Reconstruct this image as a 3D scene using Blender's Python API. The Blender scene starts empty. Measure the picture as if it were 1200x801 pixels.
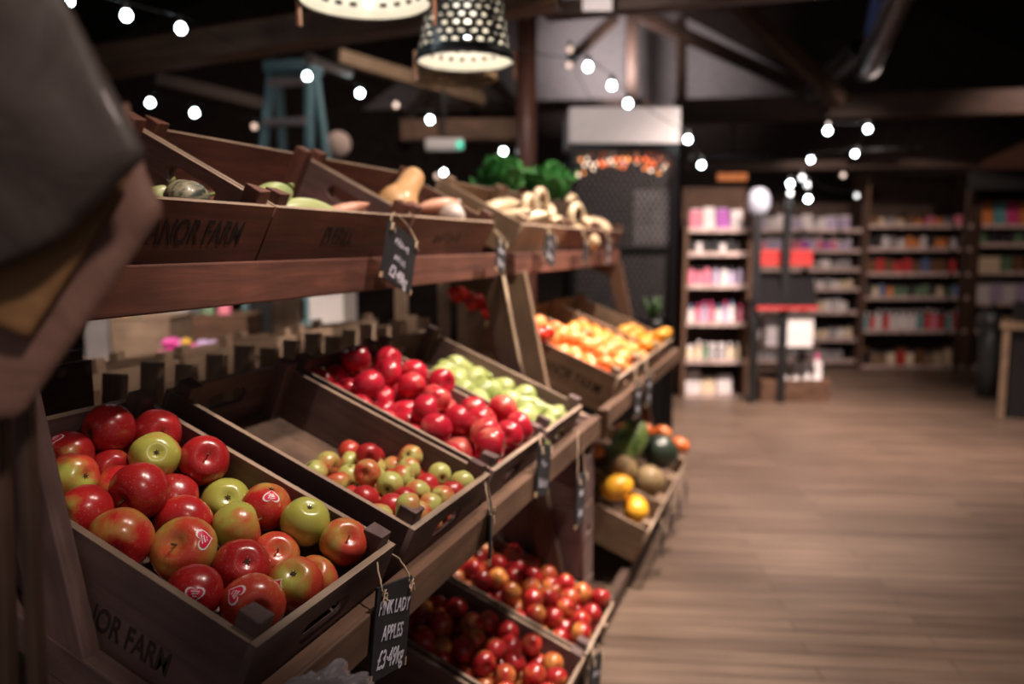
import bpy, bmesh, math, random
import numpy as np
from mathutils import Vector, Matrix, Euler
D = bpy.data; S = bpy.context.scene; COL = S.collection
PI = math.pi
rnd = random.Random(7)

# ------------------------------------------------------------------ camera
FPX, YAW, PITCH, EYE = 950.0, 0.34, 0.12, 1.40
cd = D.cameras.new('camera'); cam = D.objects.new('camera', cd); COL.objects.link(cam)
cd.sensor_width = 36.0; cd.lens = FPX * 36.0 / 1200.0
cam.location = (0, 0, EYE); cam.rotation_euler = (PI/2 - PITCH, 0, YAW - PI/2)
cd.clip_start = 0.05; cd.clip_end = 60
cd.dof.use_dof = True; cd.dof.focus_distance = 1.2; cd.dof.aperture_fstop = 1.9
S.camera = cam

# ------------------------------------------------------------------ world, exposure
S.view_settings.view_transform = 'Standard'; S.view_settings.look = 'None'
S.view_settings.gamma = 1.0; S.view_settings.use_curve_mapping = False
S.view_settings.exposure = 0.0
w = D.worlds.new('world'); S.world = w; w.use_nodes = True
w.node_tree.nodes['Background'].inputs[0].default_value = (1.0, 0.86, 0.84, 1)
w.node_tree.nodes['Background'].inputs[1].default_value = 0.16

CY, SY = math.cos(YAW), math.sin(YAW)
def RP(r, d, z):                 # room frame: r to the right, d into the shop, z above the floor
    return Vector((d*CY + r*SY, d*SY - r*CY, z))
RZ = YAW - PI/2                  # z rotation of things squared to the shop
def at(u, v, d):                 # measured sight line met at distance d into the shop -> (r, z)
    x = (u-600)/FPX; y = -(v-400.5)/FPX
    fd = math.cos(PITCH) + y*math.sin(PITCH); fz = -math.sin(PITCH) + y*math.cos(PITCH)
    return x/fd*d, EYE + fz/fd*d

def spot(loc, target, power, size, color=(1, .80, .62), radius=.05, blend=.6):
    l = D.lights.new('spotlight', 'SPOT'); l.energy = power; l.spot_size = math.radians(size); l.spot_blend = blend  # shared by the shop's spotlights and the added fill beams
    l.color = color; l.shadow_soft_size = radius
    o = D.objects.new('spot_or_fill_beam', l); COL.objects.link(o); o.location = loc
    o.rotation_euler = (Vector(target)-Vector(loc)).to_track_quat('-Z', 'Y').to_euler()
    return o
# ceiling spotlights over produce, aisle and wall shelves, plus added fill beams
spot((1.55, -0.35, 3.3), (1.66, 0.76, 0.9), 205, 42, (1, .86, .78), .05)
spot((2.9, -0.30, 3.3), (2.5, 0.75, 0.8), 440, 46, (1, .83, .70), .05)
spot((4.1, -0.40, 3.3), (3.7, 0.75, 0.8), 330, 50, (1, .80, .66), .05)
spot((3.3, 0.3, 3.2), (3.9, 1.2, 1.6), 150, 50, (1, .84, .70), .05)  # added fill to brighten the kale, no fixture behind it
spot((1.2, 0.15, 3.3), (1.8, 1.5, 1.2), 150, 62, (1, .80, .66), .05)
spot((-.2, -.9, 2.7), RP(-.5, .62, 1.38), 115, 22, (1, .82, .72), .08, 1)  # added fill from behind the camera, lifts the dark paper bags
spot(RP(.9, 3.2, 3.4), RP(.65, 3.1, 0), 620, 66, (1, .84, .74), .06, 1)
spot(RP(2.4, 5.3, 3.4), RP(1.9, 5.9, 0), 1500, 96, (1, .80, .70), .06, 1)
spot(RP(2.0, 5.6, 3.2), RP(2.0, 7.4, 1.0), 300, 65, (1, .80, .70), .06, 1)
spot(RP(3.4, 6.6, 3.2), RP(3.1, 9.1, 1.1), 250, 62, (1, .78, .68), .06, 1)
spot(RP(5.0, 7.0, 3.2), RP(5.0, 9.1, 1.7), 80, 75, (1, .72, .60), .06, 1)
spot(RP(-1.4, 3.0, 2.9), RP(-1.7, 4.7, .9), 330, 56, (1, .82, .70), .06, 1)  # added front fill for the boxes on the rear table
spot(RP(.2, 3.9, 3.0), RP(.95, 5.9, 2.1), 105, 60, (1, .84, .78), .06, 1)  # added fill on the white sign box and mesh cage
spot(RP(-.2, 5.4, 3.7), RP(-1.1, 6.9, 2.5), 130, 90, (1, .84, .72), .06, 1)  # added fill for the diagonal brace and stepladder
spot(RP(1.2, 9.2, 3.35), RP(1.6, 10.6, 3.8), 95, 130, (1, .86, .84), .10, 1)  # added upward fill that brightens the gable plaster

# ------------------------------------------------------------------ materials
def nm(name):
    m = D.materials.new(name); m.use_nodes = True; nt = m.node_tree
    return m, nt, nt.nodes['Principled BSDF']
def N(nt, t, **k):
    n = nt.nodes.new(t)
    for a, b in k.items():
        if a in n.inputs: n.inputs[a].default_value = b
        else: setattr(n, a, b)
    return n
def ramp(nt, stops):
    r = nt.nodes.new('ShaderNodeValToRGB'); e = r.color_ramp.elements
    while len(e) < len(stops): e.new(.5)
    for i, (p, c) in enumerate(stops): e[i].position = p; e[i].color = (*c, 1) if len(c) == 3 else c
    return r
def plain(name, c, rough=.6, metal=0, emit=None, es=0, var=.12, coat=0):
    m, nt, b = nm(name); L = nt.links.new
    tc = N(nt, 'ShaderNodeTexCoord'); no = N(nt, 'ShaderNodeTexNoise', Scale=14.0, Detail=4.0); L(tc.outputs['Object'], no.inputs['Vector'])
    r = ramp(nt, [(.3, [x*(1-var) for x in c]), (.7, [min(1, x*(1+var)) for x in c])]); L(no.outputs['Fac'], r.inputs[0]); L(r.outputs[0], b.inputs['Base Color'])
    b.inputs['Roughness'].default_value = rough; b.inputs['Metallic'].default_value = metal; b.inputs['Coat Weight'].default_value = coat
    if emit: b.inputs['Emission Color'].default_value = (*emit, 1); b.inputs['Emission Strength'].default_value = es
    return m
def wood(name, dark, light, axis, rough=.65, scale=1.0, bump=.25):
    m, nt, b = nm(name); L = nt.links.new
    tc = N(nt, 'ShaderNodeTexCoord'); oi = N(nt, 'ShaderNodeObjectInfo'); mp = N(nt, 'ShaderNodeMapping')
    sc = [22*scale]*3; sc[axis] = 1.8*scale; mp.inputs['Scale'].default_value = sc
    L(tc.outputs['Object'], mp.inputs['Vector'])
    mul = N(nt, 'ShaderNodeMath', operation='MULTIPLY'); mul.inputs[1].default_value = 40; L(oi.outputs['Random'], mul.inputs[0])
    no = N(nt, 'ShaderNodeTexNoise', noise_dimensions='4D', Scale=1.0, Detail=6.0, Roughness=.62, Distortion=1.4)
    L(mp.outputs[0], no.inputs['Vector']); L(mul.outputs[0], no.inputs['W'])
    r = ramp(nt, [(.25, dark), (.52, [(a+c)/2 for a, c in zip(dark, light)]), (.75, light)]); L(no.outputs['Fac'], r.inputs[0])
    n2 = N(nt, 'ShaderNodeTexNoise', noise_dimensions='4D', Scale=9.0, Detail=3.0); L(tc.outputs['Object'], n2.inputs['Vector']); L(mul.outputs[0], n2.inputs['W'])
    r2 = ramp(nt, [(.3, (.55, .55, .55)), (.65, (1, 1, 1))]); L(n2.outputs['Fac'], r2.inputs[0])
    mx = N(nt, 'ShaderNodeMix', data_type='RGBA', blend_type='MULTIPLY'); mx.inputs[0].default_value = .8
    L(r.outputs[0], mx.inputs[6]); L(r2.outputs[0], mx.inputs[7]); L(mx.outputs[2], b.inputs['Base Color'])
    bp = N(nt, 'ShaderNodeBump', Strength=bump, Distance=.004); L(no.outputs['Fac'], bp.inputs['Height']); L(bp.outputs[0], b.inputs['Normal'])
    b.inputs['Roughness'].default_value = rough
    return m
WC = {'grey': ((.080, .044, .042), (.215, .126, .114)), 'red': ((.042, .015, .010), (.24, .085, .053)),
      'tan': ((.20, .125, .075), (.42, .28, .18)), 'dark': ((.030, .016, .011), (.10, .052, .034)), 'brown': ((.075, .036, .020), (.21, .11, .065)),
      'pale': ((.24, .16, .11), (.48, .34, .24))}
WM = {(k, a): wood('%s_wood_%s' % (k, 'xyz'[a]), c[0], c[1], a) for k, c in WC.items() for a in (0, 1, 2)}
def fruit_mat(name, base, blush, cover, streak=.5, rough=.3, spot=None, end=None, zr=.035, axis_green=.0):
    """base skin colour, blush colour over about <cover> of it; end = colour round the two ends"""
    m, nt, b = nm(name); L = nt.links.new
    tc = N(nt, 'ShaderNodeTexCoord'); oi = N(nt, 'ShaderNodeObjectInfo')
    mul = N(nt, 'ShaderNodeMath', operation='MULTIPLY'); mul.inputs[1].default_value = 60; L(oi.outputs['Random'], mul.inputs[0])
    big = N(nt, 'ShaderNodeTexNoise', noise_dimensions='4D', Scale=16.0, Detail=2.5, Roughness=.5); L(tc.outputs['Object'], big.inputs['Vector']); L(mul.outputs[0], big.inputs['W'])
    mp = N(nt, 'ShaderNodeMapping'); mp.inputs['Scale'].default_value = (150, 150, 22); L(tc.outputs['Object'], mp.inputs['Vector'])
    st = N(nt, 'ShaderNodeTexNoise', noise_dimensions='4D', Scale=1.0, Detail=3.0); L(mp.outputs[0], st.inputs['Vector']); L(mul.outputs[0], st.inputs['W'])
    rr = N(nt, 'ShaderNodeMath', operation='MULTIPLY_ADD'); rr.inputs[1].default_value = .26; rr.inputs[2].default_value = cover-.13-.5; L(oi.outputs['Random'], rr.inputs[0])
    a1 = N(nt, 'ShaderNodeMath', operation='MULTIPLY_ADD'); a1.inputs[1].default_value = streak*.35; L(st.outputs['Fac'], a1.inputs[0]); L(big.outputs['Fac'], a1.inputs[2])
    a2 = N(nt, 'ShaderNodeMath', operation='ADD'); L(a1.outputs[0], a2.inputs[0]); L(rr.outputs[0], a2.inputs[1])
    oc = N(nt, 'ShaderNodeSeparateColor'); L(oi.outputs['Color'], oc.inputs[0])      # each fruit's own ripeness
    df = N(nt, 'ShaderNodeMath', operation='SUBTRACT'); L(oc.outputs[0], df.inputs[0]); L(oc.outputs[1], df.inputs[1])
    ad = N(nt, 'ShaderNodeMath', operation='ADD'); L(a2.outputs[0], ad.inputs[0]); L(df.outputs[0], ad.inputs[1])
    a2 = ad; last = a2
    if end is not None:
        sx = N(nt, 'ShaderNodeSeparateXYZ'); L(tc.outputs['Object'], sx.inputs[0])
        ab = N(nt, 'ShaderNodeMath', operation='MULTIPLY'); ab.inputs[1].default_value = -axis_green/zr; L(sx.outputs['Z'], ab.inputs[0])
        # one end (the eye end, -z) stays greener
        a3 = N(nt, 'ShaderNodeMath', operation='SUBTRACT'); L(a2.outputs[0], a3.inputs[0]); L(ab.outputs[0], a3.inputs[1]); last = a3
    o = .5 + streak*.175
    r = ramp(nt, [(o-.10, base), (o-.02, [(x*.5+y*.5) for x, y in zip(base, blush)]), (o+.10, blush), (min(1, o+.30), [x*.72 for x in blush])])
    L(last.outputs[0], r.inputs[0]); outc = r.outputs[0]
    if spot:
        vo = N(nt, 'ShaderNodeTexVoronoi', Scale=260.0); L(tc.outputs['Object'], vo.inputs['Vector'])
        rs = ramp(nt, [(.10, (1, 1, 1)), (.2, (0, 0, 0))]); L(vo.outputs['Distance'], rs.inputs[0])
        mm = N(nt, 'ShaderNodeMath', operation='MULTIPLY'); mm.inputs[1].default_value = .35; L(rs.outputs[0], mm.inputs[0])
        mx = N(nt, 'ShaderNodeMix', data_type='RGBA'); L(mm.outputs[0], mx.inputs[0]); L(outc, mx.inputs[6]); mx.inputs[7].default_value = (*spot, 1); outc = mx.outputs[2]
    L(outc, b.inputs['Base Color']); b.inputs['Roughness'].default_value = rough
    b.inputs['Subsurface Weight'].default_value = .0; b.inputs['Coat Weight'].default_value = .25; b.inputs['Coat Roughness'].default_value = .18
    bp = N(nt, 'ShaderNodeBump', Strength=.08, Distance=.002); L(st.outputs['Fac'], bp.inputs['Height']); L(bp.outputs[0], b.inputs['Normal'])
    return m
M = {}
M['pink_apple'] = fruit_mat('pink_apple_skin', (.40, .36, .07), (.46, .018, .020), .66, .5, .28, (.75, .55, .30), True, .034, .10)
M['green_pink_apple'] = fruit_mat('green_pink_apple_skin', (.38, .38, .07), (.54, .055, .030), .47, .5, .28, (.7, .6, .30), True, .034, .10)
M['small_apple'] = fruit_mat('small_apple_skin', (.46, .46, .13), (.52, .05, .03), .42, .6, .33, (.8, .7, .4), True, .025, .06)
M['small_red_apple'] = fruit_mat('small_red_apple_skin', (.5, .30, .12), (.50, .02, .025), .72, .6, .33, (.8, .6, .4), True, .025, .06)
M['red_apple'] = fruit_mat('red_apple_skin', (.66, .22, .14), (.50, .012, .032), .62, .5, .26, (.75, .4, .3), True, .03, .05)
M['dark_apple'] = fruit_mat('dark_apple_skin', (.60, .24, .06), (.38, .015, .018), .60, .5, .24, (.6, .35, .2), True, .03, .05)
M['pear'] = fruit_mat('pear_skin', (.40, .43, .16), (.30, .36, .10), .5, .2, .4, (.25, .22, .08))
M['orange'] = fruit_mat('tangerine_skin', (.80, .22, .05), (.75, .16, .03), .5, .1, .45)
M['peach'] = fruit_mat('pale_orange_skin', (.85, .33, .10), (.80, .25, .06), .5, .1, .45)
M['lemon'] = fruit_mat('lemon_skin', (.72, .33, .03), (.66, .26, .02), .5, .1, .4)
M['tomato'] = fruit_mat('tomato_skin', (.60, .03, .012), (.55, .015, .010), .5, .1, .25)
M['yellow_melon'] = fruit_mat('yellow_melon_skin', (.90, .46, .03), (.85, .36, .02), .5, .3, .4)
M['net_melon'] = fruit_mat('netted_melon_skin', (.36, .24, .11), (.28, .19, .09), .5, .4, .7)
M['dark_gourd'] = fruit_mat('dark_green_squash_skin', (.030, .045, .028), (.015, .022, .020), .5, .5, .35)
M['marrow'] = fruit_mat('striped_marrow_skin', (.24, .34, .09), (.045, .12, .03), .5, 2.0, .4)
M['butternut'] = fruit_mat('butternut_skin', (.55, .31, .13), (.50, .26, .10), .5, .2, .5)
M['cream_squash'] = fruit_mat('cream_squash_skin', (.66, .52, .34), (.58, .43, .27), .5, .2, .5)
M['onion'] = fruit_mat('pale_onion_skin', (.60, .52, .48), (.50, .42, .38), .5, .3, .4)
M['gourd'] = fruit_mat('mottled_gourd_skin', (.30, .27, .17), (.022, .030, .020), .56, 2.0, .5)
M['orange_gourd'] = fruit_mat('orange_gourd_skin', (.40, .12, .03), (.30, .07, .02), .5, .3, .5)
M['courgette'] = fruit_mat('pale_courgette_skin', (.42, .46, .20), (.25, .32, .10), .4, .5, .4)
M['sweet_potato'] = fruit_mat('pinkish_root_skin', (.60, .30, .20), (.50, .20, .12), .4, .4, .5)
M['stem'] = plain('stem_brown', (.10, .055, .025), .8)
M['stemg'] = plain('stem_green', (.16, .17, .05), .7)
M['calyx'] = plain('calyx_dry_brown', (.045, .028, .014), .9)
M['leaf'] = plain('kale_green', (.045, .24, .045), .55, var=.5)
M['leaf2'] = plain('leaf_green', (.05, .13, .03), .55, var=.4)
M['stk_w'] = plain('sticker_white', (.80, .74, .74), .4, var=.02)
M['stk_p'] = plain('sticker_pink', (.70, .02, .07), .35, var=.05)
M['board'] = plain('chalkboard_black', (.014, .013, .015), .75, var=.5)
M['chalk'] = plain('chalk_white', (.62, .58, .66), .8, var=.2)
M['edge'] = plain('worn_board_edge', (.45, .30, .18), .8, var=.3)
M['twine'] = plain('jute_twine', (.50, .37, .25), .9, var=.3)
M['ink'] = plain('stencil_ink', (.026, .014, .012), .8, var=.5)
M['black'] = plain('black_paint', (.008, .008, .009), .5)
M['bmetal'] = plain('black_metal', (.011, .011, .012), .35, .6)
M['steel'] = plain('galvanised_steel', (.30, .31, .31), .38, .9, var=.25)
M['dsteel'] = plain('dull_dark_steel', (.11, .11, .115), .45, .85, var=.4)
M['duct'] = plain('duct_foil', (.32, .32, .34), .3, .95, var=.3)
M['duct_blue'] = plain('blue_duct_tape', (.05, .12, .40), .4, .2)
M['cream'] = plain('cream_enamel', (.74, .70, .60), .45, var=.05)
M['white'] = plain('white_card', (.70, .66, .66), .6, var=.04)
M['plaster'] = plain('grey_plaster', (.40, .37, .38), .9, var=.10)
M['ladder'] = plain('blue_ladder_paint', (.19, .33, .37), .45, var=.15)
M['copper'] = plain('copper_clip', (.55, .26, .16), .35, .8)
M['bulb'] = plain('lit_bulb', (1, 1, 1), .3, emit=(.80, .95, 1.0), es=26)
M['bulbw'] = plain('dim_warm_bulb', (1, 1, 1), .3, emit=(1.0, .66, .5), es=1.2)
M['glow_o'] = plain('orange_lamp', (1, .4, .1), .3, emit=(1.0, .32, .08), es=3.5)
M['lampglow'] = plain('lamp_bulb_glass', (1, .9, .7), .3, emit=(1.0, .95, .88), es=1.2)
M['exit_g'] = plain('green_indicator', (.1, .6, .4), .4, emit=(.1, .9, .6), es=.8)
M['pricestrip'] = plain('price_strip', (.50, .38, .35), .6, var=.35)

# ------------------------------------------------------------------ mesh helpers
def link(name, me, mat, parent=None):
    o = D.objects.new(name, me); COL.objects.link(o)
    if mat is not None:
        for m in (mat if isinstance(mat, (list, tuple)) else [mat]): me.materials.append(m)
    if parent is not None: o.parent = parent
    return o
def fin(name, bm, mat, parent=None, smooth=False, bevel=0):
    bmesh.ops.recalc_face_normals(bm, faces=bm.faces[:])
    me = D.meshes.new(name); bm.to_mesh(me); bm.free()
    if smooth:
        for p in me.polygons: p.use_smooth = True
    o = link(name, me, mat, parent)
    if bevel:
        b = o.modifiers.new('bevel', 'BEVEL'); b.width = bevel; b.segments = 2; b.limit_method = 'ANGLE'
    return o
def box(bm, x0, x1, y0, y1, z0, z1, mi=0, M4=None):
    v = [bm.verts.new((x, y, z)) for z in (z0, z1) for y in (y0, y1) for x in (x0, x1)]
    if M4 is not None:
        for q in v: q.co = M4 @ q.co
    for f in ((0, 1, 3, 2), (4, 6, 7, 5), (0, 4, 5, 1), (2, 3, 7, 6), (0, 2, 6, 4), (1, 5, 7, 3)):
        bm.faces.new([v[i] for i in f]).material_index = mi
    return v
def boxo(name, ext, mat, parent=None, bevel=.0015):
    bm = bmesh.new(); box(bm, *ext); return fin(name, bm, mat, parent, bevel=bevel)
def bar(bm, a, b, wx, wy, up=(0, 0, 1), mi=0):       # a squared bar from a to b
    a, b = Vector(a), Vector(b); d = b-a; L = d.length; d.normalize(); s = d.cross(Vector(up)); s.normalize(); t = s.cross(d)
    Mx = Matrix((( d.x, s.x, t.x, a.x), (d.y, s.y, t.y, a.y), (d.z, s.z, t.z, a.z), (0, 0, 0, 1)))
    box(bm, 0, L, -wx/2, wx/2, -wy/2, wy/2, mi, Mx)
def bar_obj(name, a, b, wx, wy, wkey, parent=None, up=(0, 0, 1), bevel=.003):   # own frame: grain along the bar
    a, b = Vector(a), Vector(b); d = b-a; L = d.length; d.normalize(); s = d.cross(Vector(up)); s.normalize(); t = s.cross(d)
    bm = bmesh.new(); box(bm, 0, L, -wx/2, wx/2, -wy/2, wy/2)
    o = fin(name, bm, WM[(wkey, 0)] if isinstance(wkey, str) else wkey, parent, bevel=bevel)
    o.matrix_local = Matrix(((d.x, s.x, t.x, a.x), (d.y, s.y, t.y, a.y), (d.z, s.z, t.z, a.z), (0, 0, 0, 1)))
    return o
def tube(bm, pts, r, n=8, mi=0, caps=True):
    pts = [Vector(p) for p in pts]; rings = []
    rr = r if isinstance(r, (list, tuple)) else [r]*len(pts)
    for i, p in enumerate(pts):
        d = (pts[min(i+1, len(pts)-1)]-pts[max(i-1, 0)]).normalized()
        s = d.cross(Vector((0.13, .2, 1))); s = s.normalized() if s.length > 1e-4 else Vector((1, 0, 0)); t = d.cross(s)
        rings.append([bm.verts.new(p+(s*math.cos(2*PI*k/n)+t*math.sin(2*PI*k/n))*rr[i]) for k in range(n)])
    for a, b in zip(rings, rings[1:]):
        for k in range(n):
            f = bm.faces.new((a[k], a[(k+1) % n], b[(k+1) % n], b[k])); f.material_index = mi; f.smooth = True
    if caps:
        bm.faces.new(rings[0][::-1]).material_index = mi; bm.faces.new(rings[-1]).material_index = mi
def lathe(bm, prof, n=24, mi=0, c=(0, 0, 0), close=True, fn=None):   # prof: (radius, z)
    rings = []
    for (r, z) in prof:
        if r < 1e-6: rings.append([bm.verts.new((c[0], c[1], c[2]+z))])
        else:
            rg = []
            for k in range(n):
                a = 2*PI*k/n; q = Vector((r*math.cos(a), r*math.sin(a), z))
                if fn: q = fn(q, a)
                rg.append(bm.verts.new(q+Vector(c)))
            rings.append(rg)
    for A, B in zip(rings, rings[1:]):
        for k in range(n):
            k2 = (k+1) % n
            if len(A) == 1 and len(B) == 1: continue
            vs = (A[0], B[k], B[k2]) if len(A) == 1 else (A[k], A[k2], B[0]) if len(B) == 1 else (A[k], A[k2], B[k2], B[k])
            f = bm.faces.new(vs); f.material_index = mi; f.smooth = True
def curve_mesh(build):
    cu = D.curves.new('c', 'CURVE'); cu.dimensions = '2D'; cu.fill_mode = 'BOTH'; build(cu)
    o = D.objects.new('c', cu); COL.objects.link(o); bpy.context.view_layer.update()
    me = D.meshes.new_from_object(o.evaluated_get(bpy.context.evaluated_depsgraph_get()))
    D.objects.remove(o); D.curves.remove(cu); return me
def plate_mesh(outlines, th):        # flat plate in local XY with holes, thickness th along z
    def b(cu):
        cu.extrude = th/2
        for ol in outlines:
            s = cu.splines.new('POLY'); s.points.add(len(ol)-1); s.use_cyclic_u = True
            for p, (x, y) in zip(s.points, ol): p.co = (x, y, 0, 1)
    return curve_mesh(b)
def slot(cx, cy, w, h, n=7):
    r = h/2; pts = []
    for k in range(n+1): a = -PI/2+PI*k/n; pts.append((cx+w/2-r+r*math.cos(a), cy+r*math.sin(a)))
    for k in range(n+1): a = PI/2+PI*k/n; pts.append((cx-w/2+r+r*math.cos(a), cy+r*math.sin(a)))
    return pts
def text_mesh(s, size, sx=1.0, shear=0, ext=.0003, align='CENTER', offset=0.0):
    cu = D.curves.new('t', 'FONT'); cu.body = s; cu.size = size; cu.extrude = ext; cu.align_x = align; cu.align_y = 'CENTER'; cu.shear = shear; cu.offset = offset
    o = D.objects.new('t', cu); COL.objects.link(o); bpy.context.view_layer.update()
    me = D.meshes.new_from_object(o.evaluated_get(bpy.context.evaluated_depsgraph_get()))
    D.objects.remove(o); D.curves.remove(cu)
    me.transform(Matrix.Diagonal((sx, 1, 1, 1))); return me
def scribble_mesh(n, size, sx=.7):       # a word too blurred to read: n letter-like clusters of strokes
    g = random.Random(n*7+int(size*1000)); bm = bmesh.new(); w_ = size*.62*sx; x = -n*w_/2
    for i in range(n):
        for k in range(g.choice([2, 3, 3])):
            xa, xb = x+g.uniform(.0, .7)*w_, x+g.uniform(.0, .7)*w_; ya, yb = g.uniform(-.33, -.05)*size, g.uniform(.05, .36)*size
            if k == 2: ya = yb = g.uniform(-.3, .3)*size; xa, xb = x, x+.7*w_
            bar(bm, (xa, ya, 0), (xb, yb+.0001, 0), size*.085, .0006)
        x += w_
    bmesh.ops.recalc_face_normals(bm, faces=bm.faces[:]); me = D.meshes.new('lettering'); bm.to_mesh(me); bm.free(); return me
def tag(o, label, cat, group=None, kind=None):
    o['label'] = label; o['category'] = cat
    if group: o['group'] = group
    if kind: o['kind'] = kind
    return o
def empty(name, loc=(0, 0, 0), rot=(0, 0, 0)):
    o = D.objects.new(name, None); COL.objects.link(o); o.location = loc; o.rotation_euler = rot; o.empty_display_size = .05
    return o
def structure(o): o['kind'] = 'structure'; return o
def copy_tree(o, parent=None):
    c = o.copy(); COL.objects.link(c)
    if parent is not None: c.parent = parent
    for ch in [x for x in KIDS.get(o.name, [])]: 
        k = copy_tree(ch, c)
    return c
KIDS = {}
def reg(o, *ch): KIDS[o.name] = list(ch); return o

# ------------------------------------------------------------------ floor, walls, roof
def floor_mat():
    m, nt, b = nm('plank_floor'); L = nt.links.new
    tc = N(nt, 'ShaderNodeTexCoord'); mp = N(nt, 'ShaderNodeMapping'); mp.inputs['Rotation'].default_value = (0, 0, math.radians(5)); L(tc.outputs['Object'], mp.inputs['Vector'])
    br = N(nt, 'ShaderNodeTexBrick', Scale=1.0); br.offset = .37; L(mp.outputs[0], br.inputs['Vector'])
    br.inputs['Color1'].default_value = (.125, .084, .062, 1); br.inputs['Color2'].default_value = (.19, .134, .100, 1); br.inputs['Mortar'].default_value = (.06, .037, .026, 1)
    br.inputs['Mortar Size'].default_value = .0022; br.inputs['Brick Width'].default_value = 1.25; br.inputs['Row Height'].default_value = .085
    m2 = N(nt, 'ShaderNodeMapping'); m2.inputs['Scale'].default_value = (1.6, 26, 1); L(mp.outputs[0], m2.inputs['Vector'])
    no = N(nt, 'ShaderNodeTexNoise', Scale=1.0, Detail=6.0, Roughness=.65); L(m2.outputs[0], no.inputs['Vector'])
    r = ramp(nt, [(.3, (.55, .52, .5)), (.7, (1.15, 1.12, 1.1))]); L(no.outputs['Fac'], r.inputs[0])
    mx = N(nt, 'ShaderNodeMix', data_type='RGBA', blend_type='MULTIPLY'); mx.inputs[0].default_value = 1; L(br.outputs['Color'], mx.inputs[6]); L(r.outputs[0], mx.inputs[7])
    n3 = N(nt, 'ShaderNodeTexNoise', Scale=.9, Detail=2.0); L(tc.outputs['Object'], n3.inputs['Vector'])
    r3 = ramp(nt, [(.35, (.72, .72, .72)), (.65, (1.1, 1.1, 1.1))]); L(n3.outputs['Fac'], r3.inputs[0])
    m3 = N(nt, 'ShaderNodeMix', data_type='RGBA', blend_type='MULTIPLY'); m3.inputs[0].default_value = 1; L(mx.outputs[2], m3.inputs[6]); L(r3.outputs[0], m3.inputs[7])
    L(m3.outputs[2], b.inputs['Base Color']); b.inputs['Roughness'].default_value = .42
    bp = N(nt, 'ShaderNodeBump', Strength=.2, Distance=.004); L(no.outputs['Fac'], bp.inputs['Height']); L(bp.outputs[0], b.inputs['Normal'])
    return m
def room_box(name, r0, r1, d0, d1, z0, z1, mat):
    bm = bmesh.new(); box(bm, r0, r1, d0, d1, z0, z1); o = fin(name, bm, mat); o.rotation_euler.z = RZ; return structure(o)
R0, R1, D0, D1 = -6.5, 7.2, -2.0, 10.6
room_box('floor', R0-.2, R1+.2, D0-.2, D1+.2, -.1, 0, floor_mat())
darkwall = plain('dark_stained_boards', (.035, .022, .018), .85, var=.4)
room_box('wall_back', R0, R1, D1, D1+.15, 0, 3.05, darkwall)
room_box('wall_left', R0-.15, R0, D0, D1, 0, 3.6, darkwall)
room_box('wall_right', R1, R1+.15, D0, D1, 0, 3.6, darkwall)
# gable above the back wall
bm = bmesh.new(); pk = (1.0, 6.2)
pr = [(R0, 3.05), (R1, 3.05), (R1, 3.45), (pk[0], pk[1]), (R0, 3.45)]
va = [bm.verts.new((x, D1, z)) for x, z in pr]; vb = [bm.verts.new((x, D1+.15, z)) for x, z in pr]
bm.faces.new(va[::-1]); bm.faces.new(vb)
for i in range(5): bm.faces.new((va[i], va[(i+1) % 5], vb[(i+1) % 5], vb[i]))
g = fin('wall_back', bm, darkwall); g.rotation_euler.z = RZ; structure(g)
bm = bmesh.new(); va = [bm.verts.new((x, D1-.02, z)) for x, z in ((-1.9, 3.1), (4.05, 3.1), (3.75, 3.42), (1.15, 4.75), (-1.0, 3.75))]; vb = [bm.verts.new(v.co+Vector((0, .02, 0))) for v in va]
bm.faces.new(va[::-1]); bm.faces.new(vb)
for i in range(5): bm.faces.new((va[i], va[(i+1) % 5], vb[(i+1) % 5], vb[i]))
g = fin('trim_40', bm, M['plaster']); g.rotation_euler.z = RZ; structure(g)
# sloping roof
roofm = plain('dark_roof_boards', (.018, .013, .012), .9, var=.4)
bm = bmesh.new()
for (xa, za, xb, zb) in ((R0-.2, 3.38, pk[0], pk[1]+.02), (pk[0], pk[1]+.02, R1+.2, 3.38)):
    v = [bm.verts.new(p) for p in ((xa, D0-.2, za), (xb, D0-.2, zb), (xb, D1+.2, zb), (xa, D1+.2, za), (xa, D0-.2, za+.12), (xb, D0-.2, zb+.12), (xb, D1+.2, zb+.12), (xa, D1+.2, za+.12))]
    for f in ((0, 1, 2, 3), (7, 6, 5, 4), (0, 4, 5, 1), (2, 6, 7, 3), (1, 5, 6, 2), (0, 3, 7, 4)): bm.faces.new([v[i] for i in f])
rf = fin('ceiling', bm, roofm); rf.rotation_euler.z = RZ; structure(rf)

# roof timbers: each a structural trim_<n>
tn = [0]
def beam_px(a, b, wx, wy, key='brown'):          # a, b = (u, v, distance)
    tn[0] += 1
    (ra, za), (rb, zb) = at(*a), at(*b)
    o = bar_obj('trim_%d' % tn[0], RP(ra, a[2], za), RP(rb, b[2], zb), wx, wy, key, bevel=.01)
    return structure(o)
beam_px((20, 89, 4.9), (655, -9, 4.1), .16, .155, 'brown')      # big tie beam upper left
beam_px((640, 14, 5.6), (1010, -20, 4.9), .14, .10, 'dark')
beam_px((790, 131, 9.0), (1260, 118, 8.0), .2, .24, 'dark')    # tie beam over the aisle
beam_px((470, 153, 7.2), (610, 152, 7.2), .14, .18, 'brown')
beam_px((395, 66, 6.6), (565, 116, 7.6), .1, .11, 'tan')        # diagonal brace
beam_px((740, 18, 9.6), (740, 122, 9.6), .11, .11, 'dark')
beam_px((798, 20, 9.6), (798, 128, 9.6), .11, .11, 'dark')
beam_px((668, 70, 9.6), (722, 20, 9.6), .12, .12, 'dark')
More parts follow.
